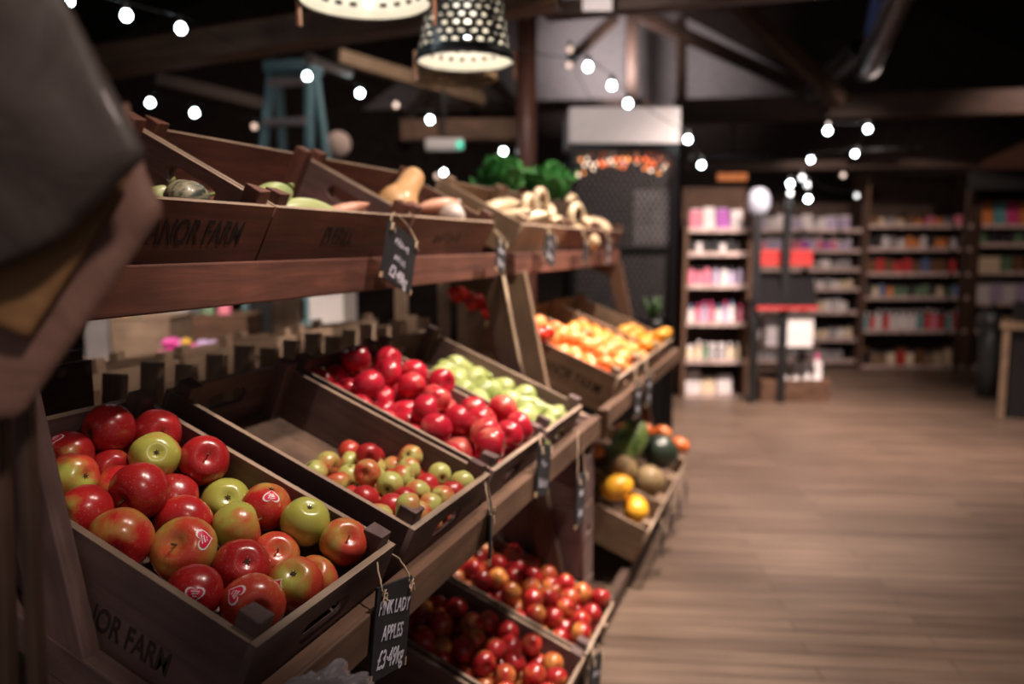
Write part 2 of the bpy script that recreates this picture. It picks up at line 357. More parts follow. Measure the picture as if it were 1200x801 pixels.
beam_px((745, 16, 9.6), (960, 112, 9.6), .12, .14, 'dark')
beam_px((560, 78, 9.6), (612, 132, 9.6), .12, .12, 'dark')
beam_px((556, 128, 9.6), (556, 60, 9.6), .1, .1, 'dark')
beam_px((480, 128, 9.8), (760, 122, 9.8), .14, .12, 'dark')
beam_px((560, 16, 9.6), (480, 140, 9.6), .12, .12, 'dark')
beam_px((850, -10, 7.5), (985, 118, 8.2), .12, .14, 'dark')
beam_px((180, 92, 6.6), (330, 128, 7.2), .1, .1, 'dark')
beam_px((560, 8, 9.4), (900, 6, 9.4), .14, .12, 'dark')
beam_px((800, 196, 8.9), (1145, 191, 8.9), .12, .10, 'dark')    # header over the shelving

# posts
(rc, zc) = at(653, 100, 5.6)
o = bar_obj('black_post', RP(rc, 5.6, 0), RP(rc, 5.6, 4.1), .165, .165, M['black'])
tag(o, 'thick black square post rising from floor to roof between the kale and the lamps', 'post')
(rc, _) = at(617, 100, 5.9)
bm = bmesh.new(); tube(bm, [(0, 0, 0), (0, 0, 3.9)], .07, 20); 
o = fin('soil_pipe', bm, plain('red_brown_pipe_paint', (.20, .085, .06), .35)); o.location = RP(rc, 5.9, 0)
tag(o, 'reddish brown round pipe standing just left of the thick black post', 'pipe')

# ------------------------------------------------------------------ crates
GAP = .012
def crate(name, wx, dy, H, key, loc, theta, holes='front', rz=0, label='', text=None, text2=None, postkey=None, textside=None, sidekey=None):
    """origin: front-left-bottom corner; x along the row, y towards the back, z out of the crate.
    holes: 'front' = hand holes in the front/back panels; 'side' = in the left/right panels"""
    t = .011; r = empty(name, loc, (theta, 0, rz))
    pk_ = postkey or key
    def panel(nm_, wd, axis, hole, Mx):
        ol = [[(0, 0), (wd, 0), (wd, H), (0, H)]]
        if hole: ol.append(slot(wd/2, H*.66, min(.125, wd*.36), .034))
        me = plate_mesh(ol, t); me.transform(Mx)
        kk = sidekey if (sidekey and nm_ == 'side_panel') else key
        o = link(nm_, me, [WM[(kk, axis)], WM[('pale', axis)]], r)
        for p in me.polygons:  # rim tops: paler raw wood that also paints in the overhead highlight
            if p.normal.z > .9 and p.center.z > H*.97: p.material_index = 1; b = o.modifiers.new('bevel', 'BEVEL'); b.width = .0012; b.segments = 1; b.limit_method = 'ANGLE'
        return o
    X90 = Matrix.Rotation(PI/2, 4, 'X'); Z90 = Matrix.Rotation(PI/2, 4, 'Z')
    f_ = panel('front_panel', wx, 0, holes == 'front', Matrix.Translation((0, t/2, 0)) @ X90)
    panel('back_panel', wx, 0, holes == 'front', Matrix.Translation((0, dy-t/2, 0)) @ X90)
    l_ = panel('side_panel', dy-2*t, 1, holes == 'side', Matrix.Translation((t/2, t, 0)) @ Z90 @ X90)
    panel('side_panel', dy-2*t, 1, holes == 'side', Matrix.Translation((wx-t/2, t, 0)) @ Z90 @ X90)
    bm = bmesh.new(); nb = 4
    for i in range(nb):
        a = t+(dy-2*t)*i/nb; box(bm, t, wx-t, a+.002, a+(dy-2*t)/nb-.002, 0, .009)
    fin('base_slats', bm, WM[(key, 0)], r)
    for (px, py) in ((t, t), (wx-t-.032, t), (t, dy-t-.034), (wx-t-.032, dy-t-.034)):
        bm = bmesh.new(); v = box(bm, px, px+.032, py, py+.034, .009, H+.023)
        for q in v:
            if q.co.z > H: q.co.z += rnd.uniform(-.003, .003)
        fin('corner_post', bm, WM[(pk_, 2)], r, bevel=.002)
    if text:
        me = scribble_mesh(text[0], text[1], text[2]) if isinstance(text[0], int) else text_mesh(text[0], text[1], text[2], offset=.0008)
        me.transform(Matrix.Translation((wx*text[3], -.0006, H*text[4])) @ X90); link('stencil_lettering', me, M['ink'], f_)
    if textside:
        me = text_mesh(textside[0], textside[1], textside[2], offset=.0008)
        me.transform(Matrix.Translation((-.0006, dy*textside[3], H*textside[4])) @ Matrix.Rotation(-PI/2, 4, 'Z') @ X90)
        link('stencil_lettering', me, M['ink'], l_)
    tag(r, label, 'crate', 'wooden produce crates on the display stands')
    return r
TH, TT = .394, .473
W, LD, H = .36, .553, .15
MY, MZ = .597, EYE-.481         # front rim line of the middle tier
TY, TZ = .896, EYE+.066         # of the top tier
BY, BZ = .529, EYE-1.165        # of the bottom tier
def corner(x, y, z, th, h): return (x, y+h*math.sin(th), z-h*math.cos(th))
class Cr: pass
def mid(x, key, label, w_=W, **k):
    c = Cr(); c.r = crate('apple_crate' if 'apple' in label else 'fruit_crate', w_, LD, H, key, corner(x, MY, MZ, TH, H), TH, 'front', label=label, **k); c.w, c.d, c.h, c.th = w_, LD, H, TH; c.o = Vector(corner(x, MY, MZ, TH, H)); return c
def low(x, key, label, w_=W, h=H, y=BY, z=BZ, **k):
    c = Cr(); c.r = crate('fruit_crate', w_, LD, h, key, corner(x, y, z, TH, h), TH, 'front', label=label, **k); c.w, c.d, c.h, c.th = w_, LD, h, TH; c.o = Vector(corner(x, y, z, TH, h)); return c
HT = .125
def top(x, key, label, w_=LD, d_=W, **k):
    c = Cr(); c.r = crate('vegetable_crate', w_, d_, HT, key, corner(x, TY, TZ, TT, HT), TT, 'side', label=label, **k); c.w, c.d, c.h, c.th = w_, d_, HT, TT; c.o = Vector(corner(x, TY, TZ, TT, HT)); return c
c1 = mid(.767, 'grey', 'weathered crate of large blushed apples, nearest on the middle tier, FARM stencilled on its side', text=('ESPOSITO', .06, .62, .5, .27), textside=('MANOR FARM', .048, .62, .36, .36))
c2 = mid(1.193, 'grey', 'half-filled weathered crate of small red and green apples', text=('ESPOSITO', .06, .62, .5, .27))
c3 = mid(1.575, 'grey', 'weathered crate heaped to the back with glossy red apples', text=('ESPOSITO', .06, .62, .5, .27))
c4 = mid(1.965, 'grey', 'weathered crate of green pears, next beyond the red apples', text=('ESPOSITO', .06, .62, .5, .27))
c5 = mid(2.86, 'tan', 'pale crate of tangerines with FARM stencilled on its near side', textside=('MANOR FARM', .060, .70, .33, .5), w_=.42)
c6 = mid(3.29, 'tan', 'pale crate of lemons beside the tangerines', w_=.42)
c7 = mid(3.72, 'tan', 'pale crate of yellow fruit at the far end of the middle tier', w_=.44)
b0 = low(1.39, 'grey', 'bottom tier crate with a few green apples, nearest of its tier')
b1 = low(1.765, 'grey', 'bottom tier crate of dark red apples below the chalkboard of the nearest crate')
b2 = low(2.14, 'grey', 'bottom tier crate of dark red apples beside the floor shadow, last of the near stand')
b3 = low(3.16, 'tan', 'bottom tier crate of yellow melons on the far stand', z=BZ+.012)
b4 = low(3.53, 'tan', 'bottom tier crate of netted melons behind the yellow melons', z=BZ+.012)
b5 = low(3.90, 'tan', 'bottom tier crate of dark squash and oranges at the far end', z=BZ+.012)
t1 = top(.700, 'red', 'top tier crate stencilled MANOR FARM, partly behind the paper bags', text=('MANOR FARM', .062, .62, .66, .56), sidekey='grey')
t2 = top(1.258, 'red', 'dark grained top tier crate between the MANOR FARM crate and the chalkboard', text=('EVERILL', .056, .62, .45, .55), sidekey='grey')
t3 = top(1.822, 'red', 'reddish top tier crate with a butternut squash, behind the two hanging chalkboards', text=(8, .056, .62, .45, .55))
t4 = top(2.66, 'tan', 'pale top tier crate with an open hand hole, first on the far stand')
t5 = top(3.22, 'red', 'top tier crate of curled cream squash on the far stand')
t6 = top(3.78, 'red', 'farthest top tier crate on the far stand')

# ------------------------------------------------------------------ the stands
def stand(x0, x1, key, keyl, legx, label, railsplit=True):
    r = empty('display_stand', ((x0+x1)/2, 1.0, 0)); ox = (x0+x1)/2
    def L(p): return (p[0]-ox, p[1]-1.0, p[2])
    def B(nm_, a, b, wx, wy, k=key): return bar_obj(nm_, L(a), L(b), wx, wy, k, r)
    B('top_beam', (x0, .945, EYE-.068), (x1, .945, EYE-.068), .045, .075)
    B('back_top_beam', (x0, 1.235, EYE+.025), (x1, 1.235, EYE+.025), .045, .075)
    B('middle_rail', (x0, .608, EYE-.585), (x1, .608, EYE-.585), .036, .062, 'brown' if key != 'tan' else 'tan')
    B('middle_back_rail', (x0, 1.10, EYE-.475), (x1, 1.10, EYE-.475), .04, .06)
    B('bottom_rail', (x0, .625, .052), (x1, .625, .052), .036, .06, 'dark')
    B('bottom_back_rail', (x0, 1.07, EYE-1.14), (x1, 1.07, EYE-1.14), .04, .06)
    B('ridge_rail', (x0, 1.285, .75), (x1, 1.285, .75), .04, .06, 'dark')
    for i, x in enumerate(legx):
        k = keyl[i]
        wl = .075; ya, yb = (.962, .681) if x < .8 else (.935, .66)
        B('front_leg', (x, ya, EYE-.10), (x, yb, 0.0), .028, wl, k)
        B('back_post', (x, 1.24, 0), (x, 1.24, EYE+.0), .05, .05, k if k == 'tan' else 'dark')
        B('cross_rail', (x, .955, EYE-.14), (x, 1.235, EYE-.04), .03, .05, k)
        B('middle_bearer', (x, .60, EYE-.645), (x, 1.22, EYE-.645+.62*math.tan(TH)), .03, .05, k)
        B('bottom_bearer', (x, .60, .042), (x, 1.22, .042+.62*math.tan(TH)), .03, .05, k)
    tag(r, label, 'stand')
    return r
s1_ = stand(.60, 2.53, 'red', ['grey', 'dark'], [.746, 2.46], 'dark brown timber tiered display stand carrying the apple crates nearest the camera')
s2_ = stand(2.64, 4.36, 'red', ['tan', 'brown'], [2.68, 4.28], 'far tiered display stand with pale front leg carrying the citrus and melons')

# pale cap board of the far stand seen under the first crate end
# ------------------------------------------------------------------ fruit meshes
def apple_mesh(name, r, hr, matl, sub=28, dent=.30, shoulder=.06):
    bm = bmesh.new(); prof = []; n = 18
    for i in range(n+1):
        t = PI*i/n
        rad = r*math.sin(t)**.92 if 0 < i < n else 0
        z = hr*math.cos(t)
        top_d = math.exp(-(rad/(r*.34))**2) if math.cos(t) > 0 else 0
        bot_d = math.exp(-(rad/(r*.30))**2) if math.cos(t) < 0 else 0
        z -= hr*dent*top_d; z += hr*dent*.8*bot_d
        rad *= 1+shoulder*math.cos(t)
        prof.append((max(rad, 0), z))
    def fn(q, a):
        k = 1+.018*math.cos(5*a)*(1 if q.z < 0 else .3)+.012*math.cos(2*a+1)
        return Vector((q.x*k, q.y*k, q.z))
    lathe(bm, prof, sub, fn=fn); bmesh.ops.recalc_face_normals(bm, faces=bm.faces[:])
    me = D.meshes.new(name); bm.to_mesh(me); bm.free(); me.materials.append(matl)
    for p in me.polygons: p.use_smooth = True
    return me
def stem_mesh(name, r, hr, dent=.30):
    bm = bmesh.new(); z0 = hr*(1-dent)-.002
    tube(bm, [(0, 0, z0), (.001, .0005, z0+.007), (.003, .001, z0+.015)], [.0011, .0011, .0017], 6)
    me = D.meshes.new(name); bm.to_mesh(me); bm.free(); me.materials.append(M['stem']); return me
def calyx_mesh(name, r, hr, dent=.30):
    bm = bmesh.new(); z0 = -hr*(1-dent*.8)
    for k in range(6):
        a = 2*PI*k/6
        c_, s_ = math.cos(a), math.sin(a)
        p = [Vector((c_*.0008-s_*.0016, s_*.0008+c_*.0016, z0)), Vector((c_*.0008+s_*.0016, s_*.0008-c_*.0016, z0)), Vector((c_*.0052, s_*.0052, z0-.0034))]
        q = [x+Vector((0, 0, -.0007)) for x in p]
        va = [bm.verts.new(x) for x in p]; vb = [bm.verts.new(x) for x in q]
        bm.faces.new(va); bm.faces.new(vb[::-1])
        for i in range(3): bm.faces.new((va[i], va[(i+1) % 3], vb[(i+1) % 3], vb[i]))
    lathe(bm, [(0, z0+.001), (.0022, z0+.0005), (.0018, z0-.0018), (0, z0-.0012)], 8)
    me = D.meshes.new(name); bm.to_mesh(me); bm.free(); me.materials.append(M['calyx']); return me
def pear_mesh(name, matl, r=.033, L=.10):
    bm = bmesh.new(); prof = [(0, -.38*L+.004), (.35*r, -.40*L)]
    for t, k in ((.0, .72), (.08, .92), (.2, 1.0), (.33, .96), (.46, .80), (.58, .60), (.70, .47), (.82, .38), (.92, .27), (.97, .14)): prof.append((r*k, -.38*L+t*L*.98))
    prof.append((0, .60*L)); lathe(bm, prof, 22, fn=lambda q, a: Vector((q.x+.09*max(0, q.z)**1.0*.8, q.y, q.z)))
    bmesh.ops.recalc_face_normals(bm, faces=bm.faces[:])
    me = D.meshes.new(name); bm.to_mesh(me); bm.free(); me.materials.append(matl); return me
def pearstem_mesh(name, L=.10):
    bm = bmesh.new(); z = .58*L; tube(bm, [(.004, 0, z), (.007, .001, z+.012), (.012, .002, z+.022)], [.0014, .0012, .002], 6)
    me = D.meshes.new(name); bm.to_mesh(me); bm.free(); me.materials.append(M['stem']); return me
def ellip_mesh(name, matl, r, hr, pinch=0.0, tip=0.0, n=24, ribs=0, rib=.0, bend=0.0):
    bm = bmesh.new(); prof = []; k = 16
    for i in range(k+1):
        t = PI*i/k; s = math.sin(t); rad = r*s*(1-pinch*math.cos(t)) if 0 < i < k else 0
        z = hr*math.cos(t)
        if tip: 
            z *= 1+tip*abs(math.cos(t))**8
        prof.append((rad, z))
    def fn(q, a):
        kk = 1+rib*abs(math.cos(ribs*a/2)) if ribs else 1
        return Vector((q.x*kk+bend*q.z*q.z/hr, q.y*kk, q.z))
    lathe(bm, prof, n, fn=fn); bmesh.ops.recalc_face_normals(bm, faces=bm.faces[:])
    me = D.meshes.new(name); bm.to_mesh(me); bm.free(); me.materials.append(matl)
    return me
def knob_mesh(name, hr, matl, r=.003, l=.006):
    bm = bmesh.new(); tube(bm, [(0, 0, hr-.002), (0, 0, hr+l)], [r, r*.8], 7)
    me = D.meshes.new(name); bm.to_mesh(me); bm.free(); me.materials.append(matl); return me
class Kind:
    def __init__(s, name, body, parts): s.name, s.body, s.parts = name, body, parts    # parts: [(name, mesh)]
    def put(s, loc, rot, scale, label, cat, group=None):
        o = D.objects.new(s.name, s.body); COL.objects.link(o); o.location = loc
        o.rotation_euler = rot; o.scale = (scale,)*3
        for n_, me in s.parts:
            p = D.objects.new(n_, me); COL.objects.link(p); p.parent = o
        tag(o, label, cat, group); return o
K = {}
def akind(key, name, r, hr, matl):
    K[key] = Kind(name, apple_mesh(name, r, hr, matl), [('stem', stem_mesh('stem', r, hr)), ('calyx', calyx_mesh('calyx', r, hr))]); K[key].r = r
akind('pink', 'apple', .0385, .0365, M['pink_apple']); akind('gpink', 'apple', .0385, .0365, M['green_pink_apple'])
akind('small', 'apple', .027, .0245, M['small_apple']); akind('sred', 'apple', .027, .0255, M['small_red_apple'])
akind('red', 'apple', .0385, .0350, M['red_apple']); akind('dark', 'apple', .0325, .032, M['dark_apple'])
K['pear'] = Kind('pear', pear_mesh('pear', M['pear']), [('stem', pearstem_mesh('stem'))]); K['pear'].r = .034
K['orange'] = Kind('tangerine', ellip_mesh('tangerine', M['orange'], .033, .028), [('stem_button', knob_mesh('stem_button', .028, M['stemg'], .003, .0015))]); K['orange'].r = .032
K['peach'] = Kind('clementine', ellip_mesh('clementine', M['peach'], .033, .029), [('stem_button', knob_mesh('stem_button', .029, M['stemg'], .003, .0015))]); K['peach'].r = .032
K['lemon'] = Kind('lemon', ellip_mesh('lemon', M['lemon'], .030, .037, 0, .22), [('stem_button', knob_mesh('stem_button', .044, M['stemg'], .003, .002))]); K['lemon'].r = .033
K['tomato'] = Kind('tomato', apple_mesh('tomato', .033, .027, M['tomato'], dent=.15), [('green_calyx', calyx_mesh('green_calyx', .033, .027, .15))]); K['tomato'].r = .032

PADM = plain('brown_packing_pad', (.12, .07, .045), .9, var=.4)
def pile(c, n, r, fill_h, y0=0, y1=1, seed=0, mg=0.0, iters=500, fwd=.25, x0=0, x1=1, pad=0):
    """settle n balls of radius r in a crate; returns world centres, first the topmost"""
    g = np.random.RandomState(seed); t = .012
    if pad: boxo('packing_pad', (t+.001, c.w-t-.001, t+.001, c.d-t-.001, .0095, pad), PADM, c.r, .002)
    lo = np.array([t+r+x0*c.w, t+r+y0*c.d, .010+pad+r]); hi = np.array([c.w*x1-t-r, y1*c.d-t-r, 9.0])
    p = lo+g.rand(n, 3)*(np.array([hi[0], hi[1], fill_h+.15])-lo); dm = 2*r*.985
    for it in range(iters):
        s = .004*(1-it/iters)+.0006
        p[:, 2] -= s; p[:, 1] -= s*fwd
        for _ in range(3):
            d = p[:, None]-p[None]; L = np.sqrt((d**2).sum(-1))+1e-9; np.fill_diagonal(L, 9)
            ov = np.clip(dm-L, 0, None); p += (d/L[..., None]*ov[..., None]*.5).sum(1)*.55
            p = np.clip(p, lo, hi)
    Mx = Matrix.Translation(c.o) @ Matrix.Rotation(c.th, 4, 'X')
    order = np.argsort(-p[:, 2])
    return [Mx @ Vector(p[i]) for i in order], [p[i] for i in order]
def randrot(up=.0, g=rnd): return (g.uniform(0, 2*PI), g.uniform(0, 2*PI), g.uniform(0, 2*PI))
def fillc(c, n, r, fh, kinds, label, cat, group, **k):
    W_, P_ = pile(c, n, r, fh, **k)
    for q in W_:
        kd = rnd.choice(kinds); kd_, lb = kd
        K[kd_].put(q, randrot() if kd_ != 'pear' else (PI/2+rnd.uniform(-.35, .35), rnd.uniform(-.3, .3), rnd.uniform(0, 2*PI)), rnd.uniform(.93, 1.04)*(1.12 if kd_ == 'pear' else 1), lb+' '+label, cat, (group+', '+lb) )

# ---- nearest crate: every visible apple has its own place
camM = Euler((PI/2-PITCH, 0, YAW-PI/2)).to_matrix()
def pix_on_plane(u, v, c, h):
    d = camM @ Vector(((u-600)/FPX, -(v-400.5)/FPX, -1)); n_ = Vector((0, -math.sin(c.th), math.cos(c.th))); p0 = c.o+n_*h
    k = (p0-Vector((0, 0, EYE))).dot(n_)/d.dot(n_); return Vector((0, 0, EYE))+d*k
A = [  # u, v, kind, eye-end pixel offset (or None), sticker offset (or None), size, label
 (102, 500, 'pink', None, None, 1.06, 'large deep red apple in the back left corner of the nearest crate'),
 (162, 486, 'pink', None, None, 1.0, 'bright red apple at the back of the nearest crate, topmost'),
 (165, 515, 'pink', None, None, 1.04, 'dull red and olive apple in the second row from the back of the nearest crate'),
 (215, 508, 'pink', None, None, .98, 'red apple against the right wall at the back of the nearest crate'),
 (88, 531, 'pink', None, (-14, -18), .95, 'red and green apple against the left wall, with a sticker at its top'),
 (127, 533, 'pink', None, None, .85, 'small red apple between the two red apples of the back left'),
 (249, 534, 'pink', (6, -6), None, 1.05, 'glossy red apple with its stem hollow turned up beside the right wall'),
 (97, 562, 'gpink', None, None, .93, 'dull green and red apple at the left wall, lying on its side'),
 (151, 553, 'pink', None, (29, 5), 1.08, 'wide red apple with a pink sticker on its right edge'),
 (200, 549, 'gpink', (2, -5), None, 1.0, 'olive green apple in shade with its hollow facing the camera'),
 (222, 574, 'pink', None, None, 1.04, 'shiny deep red apple just left of the apple with a clear star-shaped eye'),
 (269, 575, 'gpink', (3, -8), None, 1.08, 'half green half red apple showing a star-shaped dry eye'),
 (111, 596, 'pink', None, None, .98, 'round red apple resting on the left rim'),
 (159, 585, 'pink', None, None, 1.08, 'large orange-red apple near the middle of the left side'),
 (214, 598, 'pink', None, None, 1.08, 'large shiny red apple in the centre of the nearest crate'),
 (315, 596, 'pink', (8, -26), (7, -14), 1.02, 'upright red apple with a pink heart sticker beside the right wall'),
 (361, 612, 'gpink', (6, -20), None, 1.0, 'green apple with a faint blush beside the right wall'),
 (151, 631, 'pink', None, None, 1.10, 'red apple with a green streaked flank at the left rim'),
 (217, 644, 'gpink', (-11, -7), (27, -14), 1.16, 'biggest apple, green and red with deep hollow and heart sticker'),
 (269, 621, 'gpink', None, None, 1.0, 'pale green apple blushed orange in the middle of the crate'),
 (323, 641, 'gpink', (6, -9), None, .96, 'yellow-green apple with its hollow turned up near the front'),
 (392, 636, 'gpink', (8, -8), None, .96, 'yellow and orange apple in the front right corner'),
 (378, 662, 'gpink', (-2, -14), None, .93, 'pale green apple by the front rim with its hollow up'),
 (278, 667, 'pink', (8, -10), (-27, 15), 1.08, 'glossy red apple with a dished hollow and a sticker on its left edge'),
 (343, 684, 'gpink', (-2, -15), (-19, 2), 1.02, 'orange blushed apple next to the front rim with greenish hollow'),
 (229, 695, 'pink', None, (1, 1), .95, 'red apple at the left rim with a heart sticker facing outward'),
 (297, 703, 'gpink', None, (-19, -13), 1.10, 'orange-red apple behind the front left corner post with heart sticker'),
]
def heart(s, n=22):
    pts = []
    for k in range(n):
        a = 2*PI*k/n; x = math.sin(a)**3; y = (13*math.cos(a)-5*math.cos(2*a)-2*math.cos(3*a)-math.cos(4*a))/17
        pts.append((x*s, y*s))
    return pts
def sticker(apple, wdir, scale, r):      # patch bent to the apple's skin, in the apple's own frame
    from mathutils import Vector as V
    Mi = apple.matrix_basis.to_3x3().inverted(); d = (Mi @ wdir).normalized()
    up = V((.1, .05, 1)); s = d.cross(up).normalized(); t = s.cross(d).normalized()
    me = apple.data
    bvh = BV[me.name]
    def patch(sz, lift, matl, nme, par, pts=None):
        bm = bmesh.new(); pts = pts or heart(sz)
        def pr(x, y, dl):
            q = d*.06+s*x+t*y; h = bvh.ray_cast(q, -d); base = h[0] if h[0] is not None else d*r
            nn = h[1] if h[0] is not None else d
            if nn.dot(d) < 0: nn = -nn
            return base+nn*dl
        rings = []
        for f in (0, .5, 1):
            if f == 0: mx_, my_ = sum(p[0] for p in pts)/len(pts), sum(p[1] for p in pts)/len(pts); rings.append([bm.verts.new(pr(mx_, my_, lift))])
            else: rings.append([bm.verts.new(pr(mx_+(x-mx_)*f, my_+(y-my_)*f, lift)) for x, y in pts])
        rings.append([bm.verts.new(pr(x, y, -.0005)) for x, y in pts])
        n = len(pts)
        for A_, B_ in zip(rings, rings[1:]):
            for k in range(n):
                k2 = (k+1) % n
                if len(A_) == 1: bm.faces.new((A_[0], B_[k], B_[k2]))
                else: bm.faces.new((A_[k], A_[k2], B_[k2], B_[k]))
        o = fin(nme, bm, matl, par, smooth=False); return o
    a = patch(.0128, .0004, M['stk_w'], 'sticker', apple)
    a['label'] = 'white-edged pink heart sticker'
    b = patch(.0104, .0007, M['stk_p'], 'sticker_print', a)
    for (dx, dy, ww, hh) in ((0, .0034, .0052, .0009), (-.0010, .0006, .0030, .0009), (.0028, .0002, .0012, .0013), (0, -.0028, .0026, .0008)):   # pale lettering strokes
        patch(0, .0010, M['stk_w'], 'sticker_lettering', b, [(dx-ww, dy-hh), (dx-ww*.2, dy-hh*.4), (dx+ww, dy-hh*.7), (dx+ww, dy+hh), (dx, dy+hh*.5), (dx-ww, dy+hh*.8)])
from mathutils.bvhtree import BVHTree
BV = {}
for k_ in ('pink', 'gpink'):
    bm = bmesh.new(); bm.from_mesh(K[k_].body); BV[K[k_].body.name] = BVHTree.FromBMesh(bm); bm.free()
RIPE = {323: -.10, 392: -.03, 378: -.06, 343: .10, 297: .14, 200: -.12, 162: .10, 165: -.02, 215: .05, 249: .10, 361: -.10, 278: .12, 315: .06, 102: .12, 214: .08, 269: -.02, 222: .14, 111: .06, 159: .04, 229: .0}
LIFT = {361: .016, 392: .010, 315: .010, 323: -.006}
cc = []
for a in A:
    kd = K[a[2]]; r = kd.r*a[5]*1.03
    cc.append((pix_on_plane(a[0], a[1], c1, .108+LIFT.get(a[0], 0)), r))
P = np.array([tuple(p) for p, r in cc]); Rr = np.array([r for p, r in cc]); P0 = P.copy()
Rc = Matrix.Rotation(c1.th, 3, 'X'); Rn = np.array(Rc)
loc = (P-np.array(c1.o))@Rn
loc0 = loc.copy()
for it in range(260):
    d = loc[:, None]-loc[None]; Lg = np.sqrt((d**2).sum(-1))+1e-9; np.fill_diagonal(Lg, 9)
    ov = np.clip((Rr[:, None]+Rr[None])*.965-Lg, 0, None); loc += (d/Lg[..., None]*ov[..., None]*.5).sum(1)*.5
    loc += (loc0-loc)*.02
    loc[:, 0] = np.clip(loc[:, 0], .012+Rr, c1.w-.012-Rr); loc[:, 1] = np.clip(loc[:, 1], .012+Rr, c1.d-.012-Rr); loc[:, 2] = np.clip(loc[:, 2], .088, .136)
P = loc@Rn.T+np.array(c1.o)
for a, p, r in zip(A, P, Rr):
    kd = K[a[2]]; p = Vector(p); dist = (camM.inverted() @ (p-Vector((0, 0, EYE)))).z*-1; rp = r*FPX/dist
    toward = (Vector((0, 0, EYE))-p).normalized()
    def wdir(off):
        x, y = off[0]/rp, -off[1]/rp; rr2 = min(.97, x*x+y*y); zz = math.sqrt(1-rr2); v = camM @ Vector((x, y, 0)); return (v+toward*zz).normalized()
    if a[3]:
        ax = wdir((a[3][0]*1.15, a[3][1]*1.15)); q = (-ax).to_track_quat('Z', 'Y')       # eye end towards there
        if a[0] in (249, 323, 392, 217): q = ax.to_track_quat('Z', 'Y')
        rot = (q @ Euler((0, 0, rnd.uniform(0, 6))).to_quaternion())
    else:
        ax = (-toward*.8+Vector((rnd.uniform(-.6, .6), rnd.uniform(-.6, .6), .1))).normalized(); rot = ax.to_track_quat('Z', 'Y')
        rot = Vector((rnd.uniform(-1, 1), rnd.uniform(-1, 1), rnd.uniform(-.3, .3))).normalized().to_track_quat('Z', 'Y') if rnd.random() < .5 else rot
    o = kd.put(p, (0, 0, 0), a[5]*1.03, a[6], 'apple', 'large blushed apples in the nearest crate'); o.rotation_euler = rot.to_euler()
    rp_ = RIPE.get(a[0], 0); o.color = (1-max(0, -rp_), 1-max(0, rp_), 1, 1)
    if a[4]: sticker(o, wdir(a[4]), a[5], r)
# lower layer, glimpsed in the gaps
low_pts = []
for i in range(4):
    for j in range(6):
        low_pts.append((.055+.082*i+(.02 if j % 2 else 0), .06+.085*j, .049))
Mx1 = Matrix.Translation(c1.o) @ Matrix.Rotation(c1.th, 4, 'X')
for q in low_pts:
    q = np.array(q); d = np.sqrt(((loc-q)**2).sum(1))
    if (d > Rr+.0345).all() and q[0] < c1.w-.05:
        K['pink'].put(Mx1 @ Vector(q), randrot(), .92, 'red apple of the lower layer, glimpsed in a gap between the large apples', 'apple', 'lower layer of apples in the nearest crate')

fillc(c2, 58, .0265, .05, [('small', 'small green apple with a red blush'), ('small', 'small green apple with a red blush'), ('sred', 'small red apple')],
      'in the half-filled second crate', 'apple', 'small apples in the second crate', y0=0, y1=.60, seed=3, fwd=.35, pad=.035)
fillc(c3, 52, .0372, .12, [('red', 'glossy red apple')], 'heaped in the third crate of the middle tier', 'apple', 'red apples in the third crate', seed=5, fwd=.06, pad=.055)
fillc(c4, 27, .036, .06, [('pear', 'green pear')], 'lying in the crate beyond the red apples', 'pear', 'pears in the fourth crate', seed=6, fwd=.25, pad=.055)
fillc(b1, 66, .0325, .08, [('dark', 'dark red apple')], 'in the bottom crate right under the hanging chalkboard', 'apple', 'dark apples in the nearer bottom crate', seed=8, fwd=.15, pad=.035)
fillc(b2, 74, .032, .10, [('dark', 'dark red apple')], 'in the bottom crate next to the bare floor', 'apple', 'dark apples in the farther bottom crate', seed=9, fwd=.0, pad=.06)
fillc(b0, 8, .034, .05, [('gpink', 'green and red apple')], 'in the dark bottom crate nearest the camera', 'apple', 'apples in the dark bottom crate', seed=10, fwd=1.0, y1=.9)
fillc(c5, 84, .031, .14, [('orange', 'deep orange tangerine'), ('peach', 'pale orange clementine'), ('peach', 'pale orange clementine')], 'heaped in the pale FARM crate', 'citrus fruit', 'citrus in the pale FARM crate', seed=11, fwd=.05, pad=.07)
fillc(c6, 40, .032, .10, [('lemon', 'golden lemon'), ('peach', 'pale orange clementine')], 'in the second crate of the far stand', 'citrus fruit', 'citrus in the second crate of the far stand', seed=12, fwd=.3, pad=.07)
fillc(c7, 24, .033, .12, [('lemon', 'golden lemon')], 'in the last crate of the middle tier', 'lemon', 'lemons in the last crate', seed=13, fwd=.5, pad=.07)

def one(kname, me, c, lx, ly, lz, rot, label, cat, parts=(), group=None, sc=1.0):
    Mx = Matrix.Translation(c.o) @ Matrix.Rotation(c.th, 4, 'X')
    o = D.objects.new(kname, me); COL.objects.link(o); o.location = Mx @ Vector((lx, ly, lz)); o.rotation_euler = rot; o.scale = (sc,)*3
    for n_, m_ in parts:
        p = D.objects.new(n_, m_); COL.objects.link(p); p.parent = o
    tag(o, label, cat, group); return o
